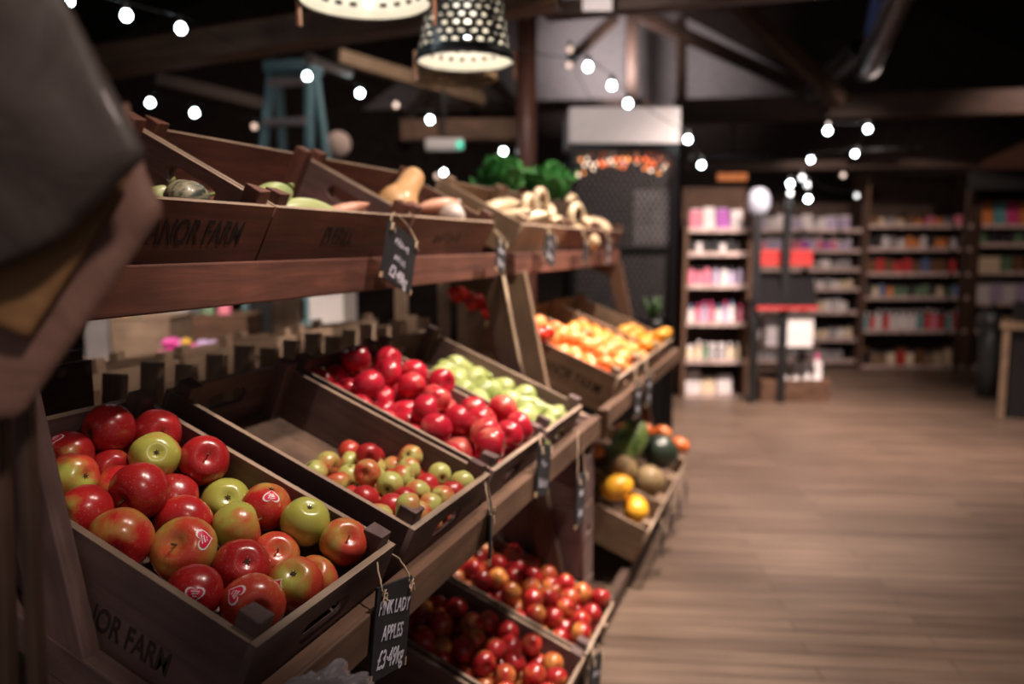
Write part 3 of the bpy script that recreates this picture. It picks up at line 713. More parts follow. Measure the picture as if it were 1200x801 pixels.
# melons and squashes of the bottom tier
ym = ellip_mesh('melon', M['yellow_melon'], .075, .10); ys = knob_mesh('stem_stub', .099, M['stemg'], .006, .008)
nmel = ellip_mesh('melon', M['net_melon'], .078, .078, ribs=10, rib=.02); ns = knob_mesh('stem_stub', .078, M['stemg'], .006, .006)
for c_ in (b3, b4, b5): boxo('packing_pad', (.013, c_.w-.013, .013, c_.d-.013, .0095, .085), PADM, c_.r, .002)
def two(nm_, me, x, y, z, rot, label, cat, parts, group=None, sc=1.0):
    o = D.objects.new(nm_, me); COL.objects.link(o); o.location = (x, y, EYE+z); o.rotation_euler = rot; o.scale = (sc,)*3
    for n_, m_ in parts: p = D.objects.new(n_, m_); COL.objects.link(p); p.parent = o
    tag(o, label, cat, group)
nmel = ellip_mesh('melon', M['net_melon'], .066, .064, ribs=10, rib=.02); ns = knob_mesh('stem_stub', .064, M['stemg'], .006, .006)
two('yellow_melon', ym, 3.25, .685, -1.010, (1.3, .2, .5), 'yellow melon leaning on the left wall of the low crate, upper of the two', 'melon', [('stem_stub', ys)], None, .72)
two('yellow_melon', ym, 3.29, .612, -1.105, (1.4, .1, 1.9), 'yellow melon at the front corner of the low crate, lower of the two', 'melon', [('stem_stub', ys)], None, .72)
two('netted_melon', nmel, 3.44, .700, -.985, (.5, .3, 1), 'round tan netted melon above the yellow melons', 'melon', [('stem_stub', ns)])
two('netted_melon', nmel, 3.62, .615, -1.080, (.5, .3, 1), 'round tan netted melon near the front rim, right of the other netted one', 'melon', [('stem_stub', ns)], None, 1.12)
mar = ellip_mesh('marrow', M['marrow'], .080, .15); ms = knob_mesh('stem_stub', .148, M['stemg'], .009, .02)
two('marrow', mar, 3.76, .740, -.945, (.9, .5, .9), 'big striped green marrow lying above the netted melons', 'marrow', [('stem_stub', ms)])
sq = ellip_mesh('squash', M['dark_gourd'], .095, .085, ribs=8, rib=.04); ss = knob_mesh('stem_stub', .084, M['stemg'], .009, .02)
two('dark_squash', sq, 3.98, .625, -1.030, (.5, .2, .5), 'round near-black squash at the end of the bottom tier', 'squash', [('stem_stub', ss)])
org = ellip_mesh('pumpkin', M['orange'], .048, .038, ribs=8, rib=.05); osn = knob_mesh('stem_stub', .037, M['stemg'], .005, .01)
for q, lb in (((4.15, .545, -1.03), 'small orange pumpkin on the far front rim by the floor'), ((4.19, .735, -.975), 'small orange pumpkin behind the near-black squash, left of two'), ((4.0, .805, -.945), 'small orange pumpkin behind the striped marrow'),
              ((4.26, .655, -1.0), 'small orange pumpkin behind the near-black squash, right of two'), ((3.56, .86, -.94), 'small orange pumpkin left of the striped marrow, deep under the citrus crates')):
    two('small_pumpkin', org, *q, (.4, .2, q[0]*9), lb, 'pumpkin', [('stem_stub', osn)], 'small pumpkins of the bottom tier')
# tomatoes behind the pale leg
for i in range(12):
    K['tomato'].put((2.76+.075*(i % 2)+.01*(i//6), .87+.066*(i//2), 1.075+.028*(i//2)), randrot(), 1.05, 'red tomato in the row seen behind the pale leg of the far stand', 'tomato', 'tomatoes behind the pale leg')

# top tier contents
gd = ellip_mesh('gourd', M['gourd'], .034, .042, .2, 0, ribs=9, rib=.06); gst = knob_mesh('stem_stub', .041, M['stemg'], .004, .02)
one('speckled_gourd', gd, t1, .455, .10, .085, (.5, 1.3, .4), 'speckled dark gourd behind the MANOR FARM lettering', 'gourd', [('stem_stub', gst)], sc=1.0)
og = ellip_mesh('gourd', M['orange_gourd'], .028, .040, .25); one('orange_gourd', og, t1, .49, .15, .06, (.3, 1.5, 1.2), 'brown-orange gourd lying beside the speckled gourd', 'gourd', [('stem_stub', gst)])
yg = ellip_mesh('gourd', M['courgette'], .026, .04, .4); one('pale_gourd', yg, t1, .455, .17, .045, (.7, .3, .2), 'pale yellow gourd poking up behind the speckled gourd', 'gourd', [('stem_stub', gst)])
cg = ellip_mesh('courgette', M['courgette'], .027, .10, .1, bend=.12); cst = knob_mesh('stem_stub', .098, M['stemg'], .008, .015)
for lx, ly, lz, rt, lb in ((.07, .07, .115, (.1, 1.3, .3), 'pale green courgette by the corner posts of the dark grained crate'), (.19, .055, .098, (.1, 1.6, -.1), 'pale green courgette lying along the front of the dark grained crate'), (.10, .14, .06, (0, 1.5, 1.0), 'pale green courgette deeper in the dark grained crate')):
    one('courgette', cg, t2, lx, ly, lz, rt, lb, 'courgette', [('stem_stub', cst)])
sp = ellip_mesh('root', M['sweet_potato'], .020, .075, .15, .1, bend=.1)
for lx, ly, lz, rt, lb in ((.42, .12, .07, (1.2, .4, .6), 'pinkish root vegetable seen through the hand hole, upper one'), (.47, .09, .06, (1.4, .3, .9), 'pinkish root vegetable seen through the hand hole, lower one')):
    one('root_vegetable', sp, t2, lx, ly, lz, rt, lb, 'root vegetable')
def butternut():
    bm = bmesh.new(); prof = [(0, -.10), (.03, -.098), (.052, -.08), (.060, -.05), (.055, -.02), (.042, .01), (.036, .05), (.036, .09), (.03, .115), (.012, .122), (0, .12)]
    lathe(bm, prof, 24); bmesh.ops.recalc_face_normals(bm, faces=bm.faces[:]); me = D.meshes.new('butternut'); bm.to_mesh(me); bm.free(); me.materials.append(M['butternut']); return me
one('butternut_squash', butternut(), t3, .30, .20, .10, (.35, .9, .5), 'smooth tan butternut squash rising from the reddish top crate', 'squash', [('stem_stub', knob_mesh('stem_stub', .12, M['stem'], .008, .015))])
on = ellip_mesh('onion', M['onion'], .040, .036, 0, .15); ont = knob_mesh('neck', .038, M['onion'], .004, .018)
one('onion', on, t3, .46, .10, .095, (.3, .3, 0), 'pale papery onion right of the butternut squash', 'onion', [('neck', ont)])
one('onion', on, t3, .40, .24, .08, (.6, .9, 0), 'pale onion half hidden behind the butternut squash', 'onion', [('neck', ont)])
one('root_vegetable', sp, t3, .50, .17, .10, (1.4, .3, .9), 'pinkish root beside the pale papery onion', 'root vegetable')
# curled cream squashes (necks bent into a ring)
def trombone(R_=.052, r_=.019, body=.20):
    bm = bmesh.new(); pts = []; rr = []
    for k in range(22):
        a = -PI*.15+k/21*PI*1.75; pts.append((R_*math.cos(a), 0, R_*math.sin(a)+.0)); rr.append(r_*(.75+.25*k/21))
    e = Vector(pts[-1])
    for k in range(1, 9):
        f = k/8; pts.append((e.x+.16*f*body/.2, 0, e.z-.02-.05*f)); rr.append(r_*(1+1.0*math.sin(f*PI*.62)**2) if k < 8 else .012)
    tube(bm, pts, rr, 16); bmesh.ops.recalc_face_normals(bm, faces=bm.faces[:])
    me = D.meshes.new('squash'); bm.to_mesh(me); bm.free(); me.materials.append(M['cream_squash']); 
    for p in me.polygons: p.use_smooth = True
    return me
tb = trombone()
def tst():
    bm = bmesh.new(); a = -PI*.15; p = Vector((.052*math.cos(a), 0, .052*math.sin(a))); tube(bm, [p, p+Vector((-.004, 0, -.018))], [.009, .006], 8)
    me = D.meshes.new('stem_stub'); bm.to_mesh(me); bm.free(); me.materials.append(M['stem']); return me
tstm = tst()
for c_, lx, ly, lz, rz_, lb in ((t5, .06, .17, .155, .1, 'cream squash curled into an upright ring, left one by the kale'), (t5, .36, .08, .145, .0, 'cream squash curled into a ring, nearest the front rim'),
                                (t6, .10, .20, .15, .1, 'browner curled squash ring behind the nearer cream ones'), (t4, .42, .14, .13, .2, 'cream squash curled low beside the pale crate end')):
    one('curled_squash', tb, c_, lx, ly, lz, (0, 0, rz_-.25), lb, 'squash', [('stem_stub', tstm)], 'curled cream squashes on the top tier')
bl = ellip_mesh('squash', M['cream_squash'], .032, .11, .3, 0, bend=.1)
for i, (c_, lx, ly, lz) in enumerate(((t4, .14, .12, .09), (t4, .27, .10, .10), (t4, .33, .22, .10), (t5, .18, .10, .10), (t5, .27, .2, .12), (t5, .47, .12, .12), (t6, .2, .1, .10), (t6, .34, .14, .1))):
    one('long_squash', bl, c_, lx, ly, lz, (1.3, .2*i, .5*i), 'long pale cream squash heaped on the top tier of the far stand', 'squash', [('stem_stub', knob_mesh('stem_stub', .108, M['stem'], .006, .012))] if i == 0 else [('stem_stub', D.meshes['stem_stub'])] if False else [], 'long cream squashes heaped on the far top tier')

# curly kale: bundles of frilled leaves on stalks
def kale(name, loc, n, spread, hh, label, seed):
    g = random.Random(seed); r = empty(name, loc)
    for i in range(n):
        a = g.uniform(0, 2*PI); lean = g.uniform(.1, 1)*spread; h = hh*g.uniform(.65, 1.0)*(1-.25*lean/spread)
        bm = bmesh.new(); base = Vector((math.cos(a)*.02, math.sin(a)*.02, 0)); tip = Vector((math.cos(a)*lean, math.sin(a)*lean, h))
        side = Vector((-math.sin(a), math.cos(a), 0)); rows = 13; cols = 7; grid = []
        for j in range(rows):
            f = j/(rows-1); c = base.lerp(tip, f)+Vector((0, 0, -.03*f*f)); wd = .055*math.sin(PI*min(1, f*.8+.12))**.7*(1 if f > .2 else .2)
            row = []
            for k in range(cols):
                q = (k/(cols-1)-.5)*2; fr = abs(q)**1.5*.020
                row.append(bm.verts.new(c+side*q*wd+Vector((g.uniform(-1, 1)*fr, g.uniform(-1, 1)*fr, g.uniform(-1, 1)*fr+.01*q*q))))
            grid.append(row)
        for j in range(rows-1):
            for k in range(cols-1): bm.faces.new((grid[j][k], grid[j][k+1], grid[j+1][k+1], grid[j+1][k]))
        o = fin('leaf', bm, M['leaf'], r); s = o.modifiers.new('thickness', 'SOLIDIFY'); s.thickness = .0015
    bm = bmesh.new(); 
    for i in range(8):
        a = 2*PI*i/8; tube(bm, [(math.cos(a)*.015, math.sin(a)*.015, -.06), (math.cos(a)*.02, math.sin(a)*.02, .08)], .005, 6)
    fin('stalks', bm, M['stemg'], r); tag(r, label, 'kale')
(r_, z_) = at(588, 235, 3.75); kale('kale_bunch', RP(r_, 3.75, z_-.0), 52, .14, .25, 'bushy bunch of bright green curly leaves, left of two behind the top crates', 3)
(r_, z_) = at(640, 238, 4.0); kale('kale_bunch', RP(r_, 4.0, z_-.0), 52, .16, .24, 'bushy bunch of bright green curly leaves, right of two against the black post', 4)
# a leafy sprig hanging low on the black cage
# produce tray that carries the kale
(r_, z_) = at(612, 245, 3.9)
bm = bmesh.new(); box(bm, -.26, .26, -.17, .17, 0, .012)
for q in ((-.26, .26, -.17, -.158), (-.26, .26, .158, .17), (-.26, -.248, -.158, .158), (.248, .26, -.158, .158)): box(bm, *q, .012, .09)
o = fin('kale_tray', bm, WM[('dark', 0)]); o.location = RP(r_, 3.88, z_-.06); o.rotation_euler.z = RZ; tag(o, 'dark wooden tray under the two bunches of green leaves', 'tray')
o = bar_obj('tray_stand', RP(r_, 3.88, 0), RP(r_, 3.88, z_-.06), .3, .4, 'dark'); tag(o, 'dark timber pedestal under the tray of green leaves, behind the stand', 'pedestal')

# ------------------------------------------------------------------ chalkboard tags
def string(bm, pts, r=.0016):
    P_ = [Vector(p) for p in pts]; out = []
    for i in range(len(P_)-1):
        for k in range(5): out.append(P_[i].lerp(P_[i+1], k/5)+Vector((rnd.uniform(-1, 1), rnd.uniform(-1, 1), rnd.uniform(-1, 1)))*.0006)
    out.append(P_[-1]); tube(bm, out, r, 6)
def chalk(name, x, y, z, lines, label, w_=.118, h_=.138, rot=(0, 0, 0), knot=(.03, .012, .03), size=.030, strings=True):
    """x,y,z = middle of the board's top edge; local x along the board, -y its written face"""
    r = empty(name, (x, y, z), rot); t = .005
    bm = bmesh.new(); box(bm, -w_/2, w_/2, -t/2, t/2, -h_, 0); b = fin('board', bm, M['board'], r, bevel=.001)
    for q in (-1, 1):                               # bare wood showing on the lower corners
        bm = bmesh.new(); xa = q*(w_/2-.0016); box(bm, xa-.0024, xa+.0024, -t/2-.0006, t/2+.0006, -h_-.0008, -h_+.012); fin('worn_corner', bm, M['edge'], b)
    if lines:
        n = len(lines)
        for i, (s_, k_) in enumerate(lines):
            me = scribble_mesh(s_, size*k_) if isinstance(s_, int) else text_mesh(s_, size*k_, .72, .15, .0003, offset=.0004)
            me.transform(Matrix.Translation((0, -t/2-.0006, -h_*(i+.98)/(n+.60))) @ Matrix.Rotation(.10, 4, 'Y') @ Matrix.Rotation(PI/2, 4, 'X'))
            link('chalk_lettering', me, M['chalk'], b)
    bm = bmesh.new()
    kx, ky, kz = knot
    string(bm, [(-w_/2+.012, -t/2-.001, -.008), (-w_/2+.012, 0, .004), (-w_*.30, ky*.5, kz*.6), (-w_*.1, ky, kz)])
    string(bm, [(w_/2-.012, -t/2-.001, -.008), (w_/2-.012, 0, .004), (w_*.34, ky*.5, kz*.6), (w_*.05, ky, kz)])
    for q in ((-w_/2+.012, -t/2-.002, -.012), (w_/2-.012, -t/2-.002, -.012)):
        for j in range(3):
            a = rnd.uniform(0, 2*PI); string(bm, [q, (q[0]+.008*math.cos(a), q[1]-.004, q[2]+.009*math.sin(a)), (q[0]+.012*math.cos(a+.9), q[1]-.005, q[2]-.011)], .0012)
    fin('twine', bm, M['twine'], r)
    tag(r, label, 'price tag'); return r
def roll(a, yaw=0, pitch=0): return (pitch, a, yaw)
chalk('chalkboard_tag', 1.094, .583, EYE-.528, [('PINK LADY', .98), ('APPLES', 1.05), ('£3·49kg', 1.3)], 'black chalkboard tag chalked PINK LADY APPLES £3.49, tied to the nearest crate', rot=(.0, .22, .0), h_=.142, knot=(.03, .03, .045))
chalk('chalkboard_tag', 1.70, .868, EYE+.030, [(6, .8), (5, .8), ('£2·49kg', 1.15)], 'large hanging chalkboard tag chalked £2.49, first on the top tier', rot=(0, .33, .0), w_=.150, h_=.132, knot=(-.03, .02, .04), size=.034)
chalk('chalkboard_tag', 2.34, .862, EYE+.015, [(6, .9), (5, 1.2)], 'hanging chalkboard tag turned almost edge-on at the end of the near top tier', rot=(0, .15, .10), w_=.10, h_=.10, knot=(0, .02, .03))
chalk('chalkboard_tag', 2.90, .872, EYE+.040, [(4, 1), (5, 1.2)], 'hanging chalkboard tag below the pale crate end of the far top tier', rot=(0, .25, 0), w_=.13, h_=.115, knot=(0, .015, .025))
chalk('chalkboard_tag', 3.42, .872, EYE+.02, [], 'plain dark tag in the middle of the far top tier', rot=(0, .1, .1), w_=.12, h_=.11, knot=(0, .015, .04))
chalk('chalkboard_tag', 3.86, .872, EYE+.03, [(5, 1), (5, 1.2)], 'farthest chalkboard tag hanging from the top tier', rot=(0, .1, .1), w_=.13, h_=.13, knot=(0, .015, .03))
chalk('chalkboard_tag', 1.895, .583, EYE-.498, [(4, 1), (5, 1.2)], 'chalkboard tag tied to the front of the red apple crate', rot=(0, .22, 0), w_=.105, h_=.125, knot=(0, .01, .02))
chalk('chalkboard_tag', 1.50, .578, EYE-.533, [], 'chalkboard tag seen edge-on beside the small apple crate', rot=(0, 0, .34), w_=.10, h_=.105, knot=(0, .01, .05))
chalk('chalkboard_tag', 2.15, .555, EYE-.640, [(5, 1), (5, 1.2)], 'chalkboard tag hanging lowest under the pear crate', rot=(0, .15, .1), w_=.15, h_=.14, knot=(0, .01, .12))
chalk('chalkboard_tag', 3.10, .575, EYE-.53, [(6, 1), (5, 1.2)], 'dark chalkboard tag below the tangerine crate, nearer of two', rot=(0, .1, 0), w_=.12, h_=.14, knot=(0, .012, .05))
chalk('chalkboard_tag', 3.34, .575, EYE-.53, [(5, 1), (3, 1.2)], 'dark chalkboard tag below the lemon crate, farther of two', rot=(0, .1, 0), w_=.12, h_=.14, knot=(0, .012, .05))
chalk('chalkboard_tag', 2.17, .508, EYE-1.175, [(8, .8), (7, 1.1)], 'chalkboard tag on the bottom tier, cut by the lower edge of the view', rot=(0, .3, 0), w_=.13, h_=.14, knot=(-.02, .012, .03))
for i, xx in enumerate((3.36, 3.62, 3.86, 4.1)):
    chalk('chalkboard_tag', xx, .505, EYE-1.19, [], ['first', 'second', 'third', 'fourth'][i]+' from the near end of the dark blank tags on the low melon rim', rot=(0, 0, .05), w_=.08, h_=.13, knot=(0, .012, .03))

# hanging cord beside the pale leg
def cordo(name, pts, r, label):
    bm = bmesh.new(); tube(bm, pts, r, 7); o = fin(name, bm, M['twine']); tag(o, label, 'cord'); return o
cordo('twine_cord', [(2.44, .893, EYE-.10), (2.44, .87, EYE-.22), (2.45, .845, EYE-.36), (2.455, .82, EYE-.50)], .005, 'pale twine hanging from the edge-on chalkboard tag down to the pears')
cordo('twine_cord', [(2.46, .80, EYE-.72), (2.47, .78, EYE-.88), (2.48, .75, EYE-1.08)], .007, 'pale twine hanging between the lower tiers at the end of the near stand')

# ------------------------------------------------------------------ stacked crates between the stands, rear crates
for i in range(3):
    crate('stacked_crate', .13, .34, .262, 'grey', (2.522, .640, .001+.268*i), 0, 'front', label='narrow mauve-brown crate stood between the two stands, %s of three stacked' % ('lowest', 'middle', 'topmost')[i])
crate('rear_crate', .44, .20, .17, 'dark', (.80, 1.335, EYE-.40), 0, 'front', label='dark crate with a hand hole standing behind the nearest apple crate')
for i, (xx, zz) in enumerate(((1.26, .915), (1.82, .925), (2.39, .93))):
    crate('rear_crate', .54, .30, .17, 'pale', (xx, 1.60, zz), -.12, 'front', label='pale slatted crate on the rear side of the stand, %s' % ('nearest', 'middle one', 'farthest')[i])
    # its pale uprights
rs = empty('slatted_rack', (1.9, 1.60, 0))
for i in range(16):
    xx = 1.22+.11*i-1.9; bm = bmesh.new(); bar_obj('upright_slat', (xx, -.205, .86), (xx+.03, -.20, 1.11+.01*(i % 3)), .022, .055, 'pale', rs, up=(0, 1, 0)); bm.free()
bar_obj('slat_rail', (-.72, -.18, .89), (1.05, -.18, .89), .02, .05, 'pale', rs)
bar_obj('slat_rail', (-.72, -.18, .80), (1.05, -.18, .80), .02, .05, 'pale', rs)
for xx in (-.70, 1.02): bar_obj('rack_leg', (xx, -.15, 0), (xx, -.15, .92), .04, .04, 'dark', rs)
bar_obj('slat_rail', (-.72, .0, .85), (1.05, .0, .85), .3, .02, 'dark', rs)
tag(rs, 'rack of short pale upright slats in a row behind the middle tier crates', 'rack')
for i, (u, v0, d, ww) in enumerate(((335, 340, 3.1, .10), (470, 340, 3.3, .05), (558, 345, 3.5, .16), (520, 345, 3.5, .05))):
    r_, z_ = at(u, v0, d)
    o = bar_obj('pale_post', RP(r_, d, 0), RP(r_, d, 1.28), .05, ww, 'pale', up=tuple(RP(1, 0, 0))); tag(o, ('wide pale upright board seen under the top beam, left of the first chalkboard', 'thin pale upright under the big chalkboard tag', 'widest pale upright board behind the pears', 'thin pale upright left of the widest pale board')[i], 'post')

# ------------------------------------------------------------------ foreground: paper bags, near legs, plastic bag
def slab_from_outline(name, pts, thick, mat, amp, seed, label, cat, res=26, creases=()):
    """a stuffed bag: outline (r, z) at depth d; front and back bulge"""
    g = random.Random(seed)
    xs = [p[0] for p in pts]; ys = [p[1] for p in pts]
    from mathutils import noise as MN
    bm = bmesh.new()
    # grid clipped by mapping rows between the outline's left and right edge
    z0, z1 = min(ys), max(ys); n = res
    def span(z):
        hit = []
        for (xa, ya), (xb, yb) in zip(pts, pts[1:]+pts[:1]):
            if (ya-z)*(yb-z) <= 0 and ya != yb: hit.append(xa+(xb-xa)*(z-ya)/(yb-ya))
        return (min(hit), max(hit)) if hit else None
    F, B_ = [], []
    for j in range(n+1):
        z = z0+(z1-z0)*(.002+.996*j/n); s = span(z); fr, br = [], []
        for k in range(n+1):
            q = k/n; x = s[0]+(s[1]-s[0])*q; e = math.sin(PI*q)**.35*math.sin(PI*min(max(j/n, .0), 1))**.25
            nz = MN.noise(Vector((x*9, z*5, seed)))*amp+MN.noise(Vector((x*30+z*18, z*12, seed+4)))*amp*.35
            fr.append(bm.verts.new((x, -thick/2*e+nz*e, z))); br.append(bm.verts.new((x, thick/2*e+nz*e+.001, z)))
        F.append(fr); B_.append(br)
    for j in range(n):
        for k in range(n):
            bm.faces.new((F[j][k], F[j][k+1], F[j+1][k+1], F[j+1][k])); bm.faces.new((B_[j][k], B_[j+1][k], B_[j+1][k+1], B_[j][k+1]))
    for j in range(n):
        bm.faces.new((F[j][0], F[j+1][0], B_[j+1][0], B_[j][0])); bm.faces.new((F[j][n], B_[j][n], B_[j+1][n], F[j+1][n]))
        bm.faces.new((F[0][j], B_[0][j], B_[0][j+1], F[0][j+1])); bm.faces.new((F[n][j], F[n][j+1], B_[n][j+1], B_[n][j]))
    return bm
def bag(name, pix, d, thick, mat, amp, seed, label, res=26):
    pts = [at(u, v, d) for u, v in pix]
    bm = slab_from_outline(name, pts, thick, mat, amp, seed, label, 'bag', res)
    o = fin(name, bm, mat, smooth=True); o.rotation_euler.z = RZ; o.location = RP(0, d, 0); o.data.transform(Matrix.Identity(4)); return o
def paper(name, c, rough, coat=0):
    m, nt, b = nm(name); L = nt.links.new; tc = N(nt, 'ShaderNodeTexCoord'); no = N(nt, 'ShaderNodeTexNoise', Scale=9.0, Detail=6.0, Distortion=.6); L(tc.outputs['Object'], no.inputs['Vector'])
    r = ramp(nt, [(.3, [x*.75 for x in c]), (.7, c)]); L(no.outputs['Fac'], r.inputs[0]); L(r.outputs[0], b.inputs['Base Color'])
    b.inputs['Roughness'].default_value = rough; b.inputs['Coat Weight'].default_value = coat
    bp = N(nt, 'ShaderNodeBump', Strength=.5, Distance=.02); L(no.outputs['Fac'], bp.inputs['Height']); L(bp.outputs[0], b.inputs['Normal']); return m
kraft = paper('brown_kraft_paper', (.24, .125, .095), .7); ochre = paper('ochre_kraft_paper', (.26, .13, .05), .7); plastic = paper('dusty_grey_brown_film', (.055, .040, .034), .6, .05)
lb_ = bag('paper_bag', [(-80, 180), (150, 120), (172, 205), (193, 246), (122, 350), (22, 492), (-60, 500)], .672, .026, kraft, .010, 3, '', 30)
lb_.name = 'paper_bag'; tag(lb_, 'mauve-brown paper bag with its corner hanging lowest at the left edge', 'bag')
mb_ = bag('paper_bag', [(-90, 180), (140, 150), (158, 196), (128, 250), (33, 397), (-70, 350)], .645, .014, ochre, .004, 5, '', 26); tag(mb_, 'ochre paper bag sandwiched between the mauve-brown bag and the wrapped bag', 'bag')
ub_ = bag('wrapped_bag', [(-120, -60), (62, -30), (78, 0), (124, 88), (174, 182), (62, 288), (0, 312), (-110, 350)], .61, .026, plastic, .012, 8, '', 34)
tag(ub_, 'dull grey-brown film-wrapped bag filling the upper left corner', 'bag')
for i, (u0, v0, u1, v1, lbl) in enumerate(((30, 470, 48, 900, 'dark wooden slat standing at the far lower left, right one of three'), (2, 480, 12, 900, 'dark wooden slat at the far lower left, middle one of three'), (-30, 470, -22, 900, 'dark wooden slat at the left border of the view'))):
    d = .74; a, b_ = at(u0, v0, d), at(u1, v1, d)
    o = bar_obj('timber_pole', RP(a[0], d, a[1]+.02), RP(b_[0], d, b_[1]), .012, .019, 'dark', up=tuple(RP(0, 1, 0))); tag(o, lbl, 'slat')
# crumpled clear film at the bottom
def plasticbag():
    from mathutils import noise as MN
    bm = bmesh.new(); bmesh.ops.create_icosphere(bm, subdivisions=5, radius=1)
    for v in bm.verts:
        n_ = MN.noise(v.co*3.1)*.28+MN.noise(v.co*8)*.14; v.co = Vector((v.co.x*.10, v.co.y*.045, v.co.z*.045))*(1+n_)
    m, nt, b = nm('cloudy_plastic_film'); b.inputs['Base Color'].default_value = (.55, .50, .52, 1); b.inputs['Roughness'].default_value = .22; b.inputs['Transmission Weight'].default_value = .35; b.inputs['Alpha'].default_value = .8
    o = fin('plastic_bag', bm, m, smooth=True); return o
pb = plasticbag(); pb.location = Vector((.76, .535, EYE-.558)); pb.rotation_euler.z = -.3; tag(pb, 'crumpled cloudy plastic bag at the bottom edge, in front of the nearest crate', 'plastic bag')
# the shelf board it lies on
o = boxo('packing_shelf', (-.13, .12, -.07, .03, -.02, 0), WM[('dark', 0)]); o.location = (.77, .53, EYE-.61); tag(o, 'dark board under the crumpled plastic bag', 'board')

# ------------------------------------------------------------------ pendant lamps
def perforated_lamp(name, u, v, d, rb, rt, h, label, rows=9, per=30, inner='cream', shade='dsteel', hang=1.4):
    r_, z_ = at(u, v, d); r = empty(name, RP(r_, d, z_))
    bm = bmesh.new(); n = 96; nr = rows*2+3; ringsO, ringsI = [], []
    for j in range(nr+1):
        f = j/nr; rad = rb+(rt-rb)*f; z = h*f
        ringsO.append([bm.verts.new((rad*math.cos(2*PI*k/n), rad*math.sin(2*PI*k/n), z)) for k in range(n)])
    hol = set()
    for j in range(nr):
        for k in range(n):
            isb = j >= 3 and (j % 2 == 1) and ((k+(2 if (j//2) % 2 else 0)) % 4 in (0, 1)) and j < nr-1
            if not isb: bm.faces.new((ringsO[j][k], ringsO[j][(k+1) % n], ringsO[j+1][(k+1) % n], ringsO[j+1][k])).material_index = 0
    sh = fin('shade', bm, [M[shade], M[inner]], r); s = sh.modifiers.new('thickness', 'SOLIDIFY'); s.thickness = .003; s.material_offset = 1; s.offset = 0; s.use_rim = True
    bm = bmesh.new(); lathe(bm, [(rb+.004, 0), (rb+.006, .004), (rb+.005, .03), (rb-.002, .03), (rb-.003, 0), (rb+.004, 0)], 64); fin('rim_band', bm, M[shade], r)
    bm = bmesh.new(); lathe(bm, [(0, h+.004), (rt*.6, h+.004), (rt+.002, h), (rt+.002, h-.006), (0, h-.006)], 48); fin('top_plate', bm, M[shade], r)
    bm = bmesh.new(); lathe(bm, [(0, h*.45), (.03, h*.46), (.045, h*.58), (.035, h*.75), (.02, h*.85), (0, h*.86)], 20); fin('bulb', bm, M['lampglow'], r)
    bm = bmesh.new(); tube(bm, [(0, 0, h), (0, 0, h+hang)], .006, 8); fin('cord', bm, M['black'], r)
    for a in (.12, PI-.12):
        bm = bmesh.new(); ca, sa = math.cos(a+RZ), math.sin(a+RZ); rr = rb+.010
        box(bm, -.004, .004, -.012, .012, -.055, .05); o = fin('clip', bm, M['copper'], r); o.location = (rr*ca, rr*sa, .0); o.rotation_euler.z = a+RZ
    l = D.lights.new('lamp_light', 'POINT'); l.energy = 1.5; l.color = (1, .93, .84); l.shadow_soft_size = .04
    o = D.objects.new('lamp_light', l); COL.objects.link(o); o.parent = r; o.location = (0, 0, h*.3)
    tag(r, label, 'lamp'); return r
perforated_lamp('pendant_lamp', 428, 4, 2.4, .186, .12, .26, 'wide pendant lamp with cream inside, cut off by the top edge')
perforated_lamp('pendant_lamp', 545, 74, 3.1, .178, .125, .30, 'perforated dark metal bucket lamp hanging right of the wide one')
# wicker lamp behind
r_, z_ = at(533, 92, 3.9); r = empty('wicker_lamp', RP(r_, 3.9, z_)); bm = bmesh.new()
for k in range(9): 
    rad = .19-.004*k*k*.35; zz = .018*k; tube(bm, [(rad*math.cos(2*PI*i/40), rad*math.sin(2*PI*i/40), zz) for i in range(41)], .008, 6)
fin('wicker_shade', bm, plain('wicker_tan', (.45, .30, .17), .8, var=.3), r)
bm = bmesh.new(); tube(bm, [(0, 0, .12), (0, 0, 1.6)], .005, 6); tube(bm, [(-.13, 0, .15), (.13, 0, .15)], .006, 6); fin('cord', bm, M['black'], r)
tag(r, 'round wicker lamp shade showing below and behind the perforated bucket lamp', 'lamp')

# festoon bulbs
def bulb_mesh(nm_, mt, rr=.021):
    bm = bmesh.new(); lathe(bm, [(0, -.024), (.011, -.022), (rr, -.010), (rr*1.02, .002), (.014, .017), (.011, .022), (0, .022)], 14)
    me = D.meshes.new(nm_); bm.to_mesh(me); bm.free(); me.materials.append(mt); return me
BM_, BW_ = bulb_mesh('bulb', M['bulb']), bulb_mesh('bulb', M['bulbw'])
bm = bmesh.new(); lathe(bm, [(0, .020), (.014, .020), (.015, .055), (.006, .062), (0, .062)], 12); CAPM = D.meshes.new('socket'); bm.to_mesh(CAPM); bm.free(); CAPM.materials.append(M['black'])
bulbs = [(80, 0, 3.6, 0), (148, 18, 3.8, 0), (212, 33, 4.0, 0), (176, 120, 5.5, 0), (228, 132, 5.6, 0), (360, 89, 5.3, 0), (422, 109, 5.5, 0), (504, 140, 5.9, 0), (590, 177, 6.2, 0),
         (520, 202, 7.0, 0), (689, 78, 4.7, 0), (717, 100, 4.9, 0), (736, 121, 5.1, 0), (806, 163, 5.7, 0), (822, 193, 6.6, 0), (707, 152, 6.0, 0), (970, 153, 6.0, 0), (1017, 151, 6.3, 0),
         (950, 187, 8.0, 0), (1002, 180, 8.0, 0), (547, 50, 3.4, 0), (433, 0, 2.9, 0), (926, 215, 6.8, 0), (946, 216, 6.9, 2), (926, 226, 6.8, 2), (947, 233, 6.9, 0), (940, 208, 6.8, 2), (988, 205, 8.5, 1), (512, 206, 7.4, 1), (464, 123, 6.6, 1), (298, 148, 6.6, 1), (668, 58, 6.2, 1), (667, 76, 6.2, 1), (1004, 229, 8.6, 2)]
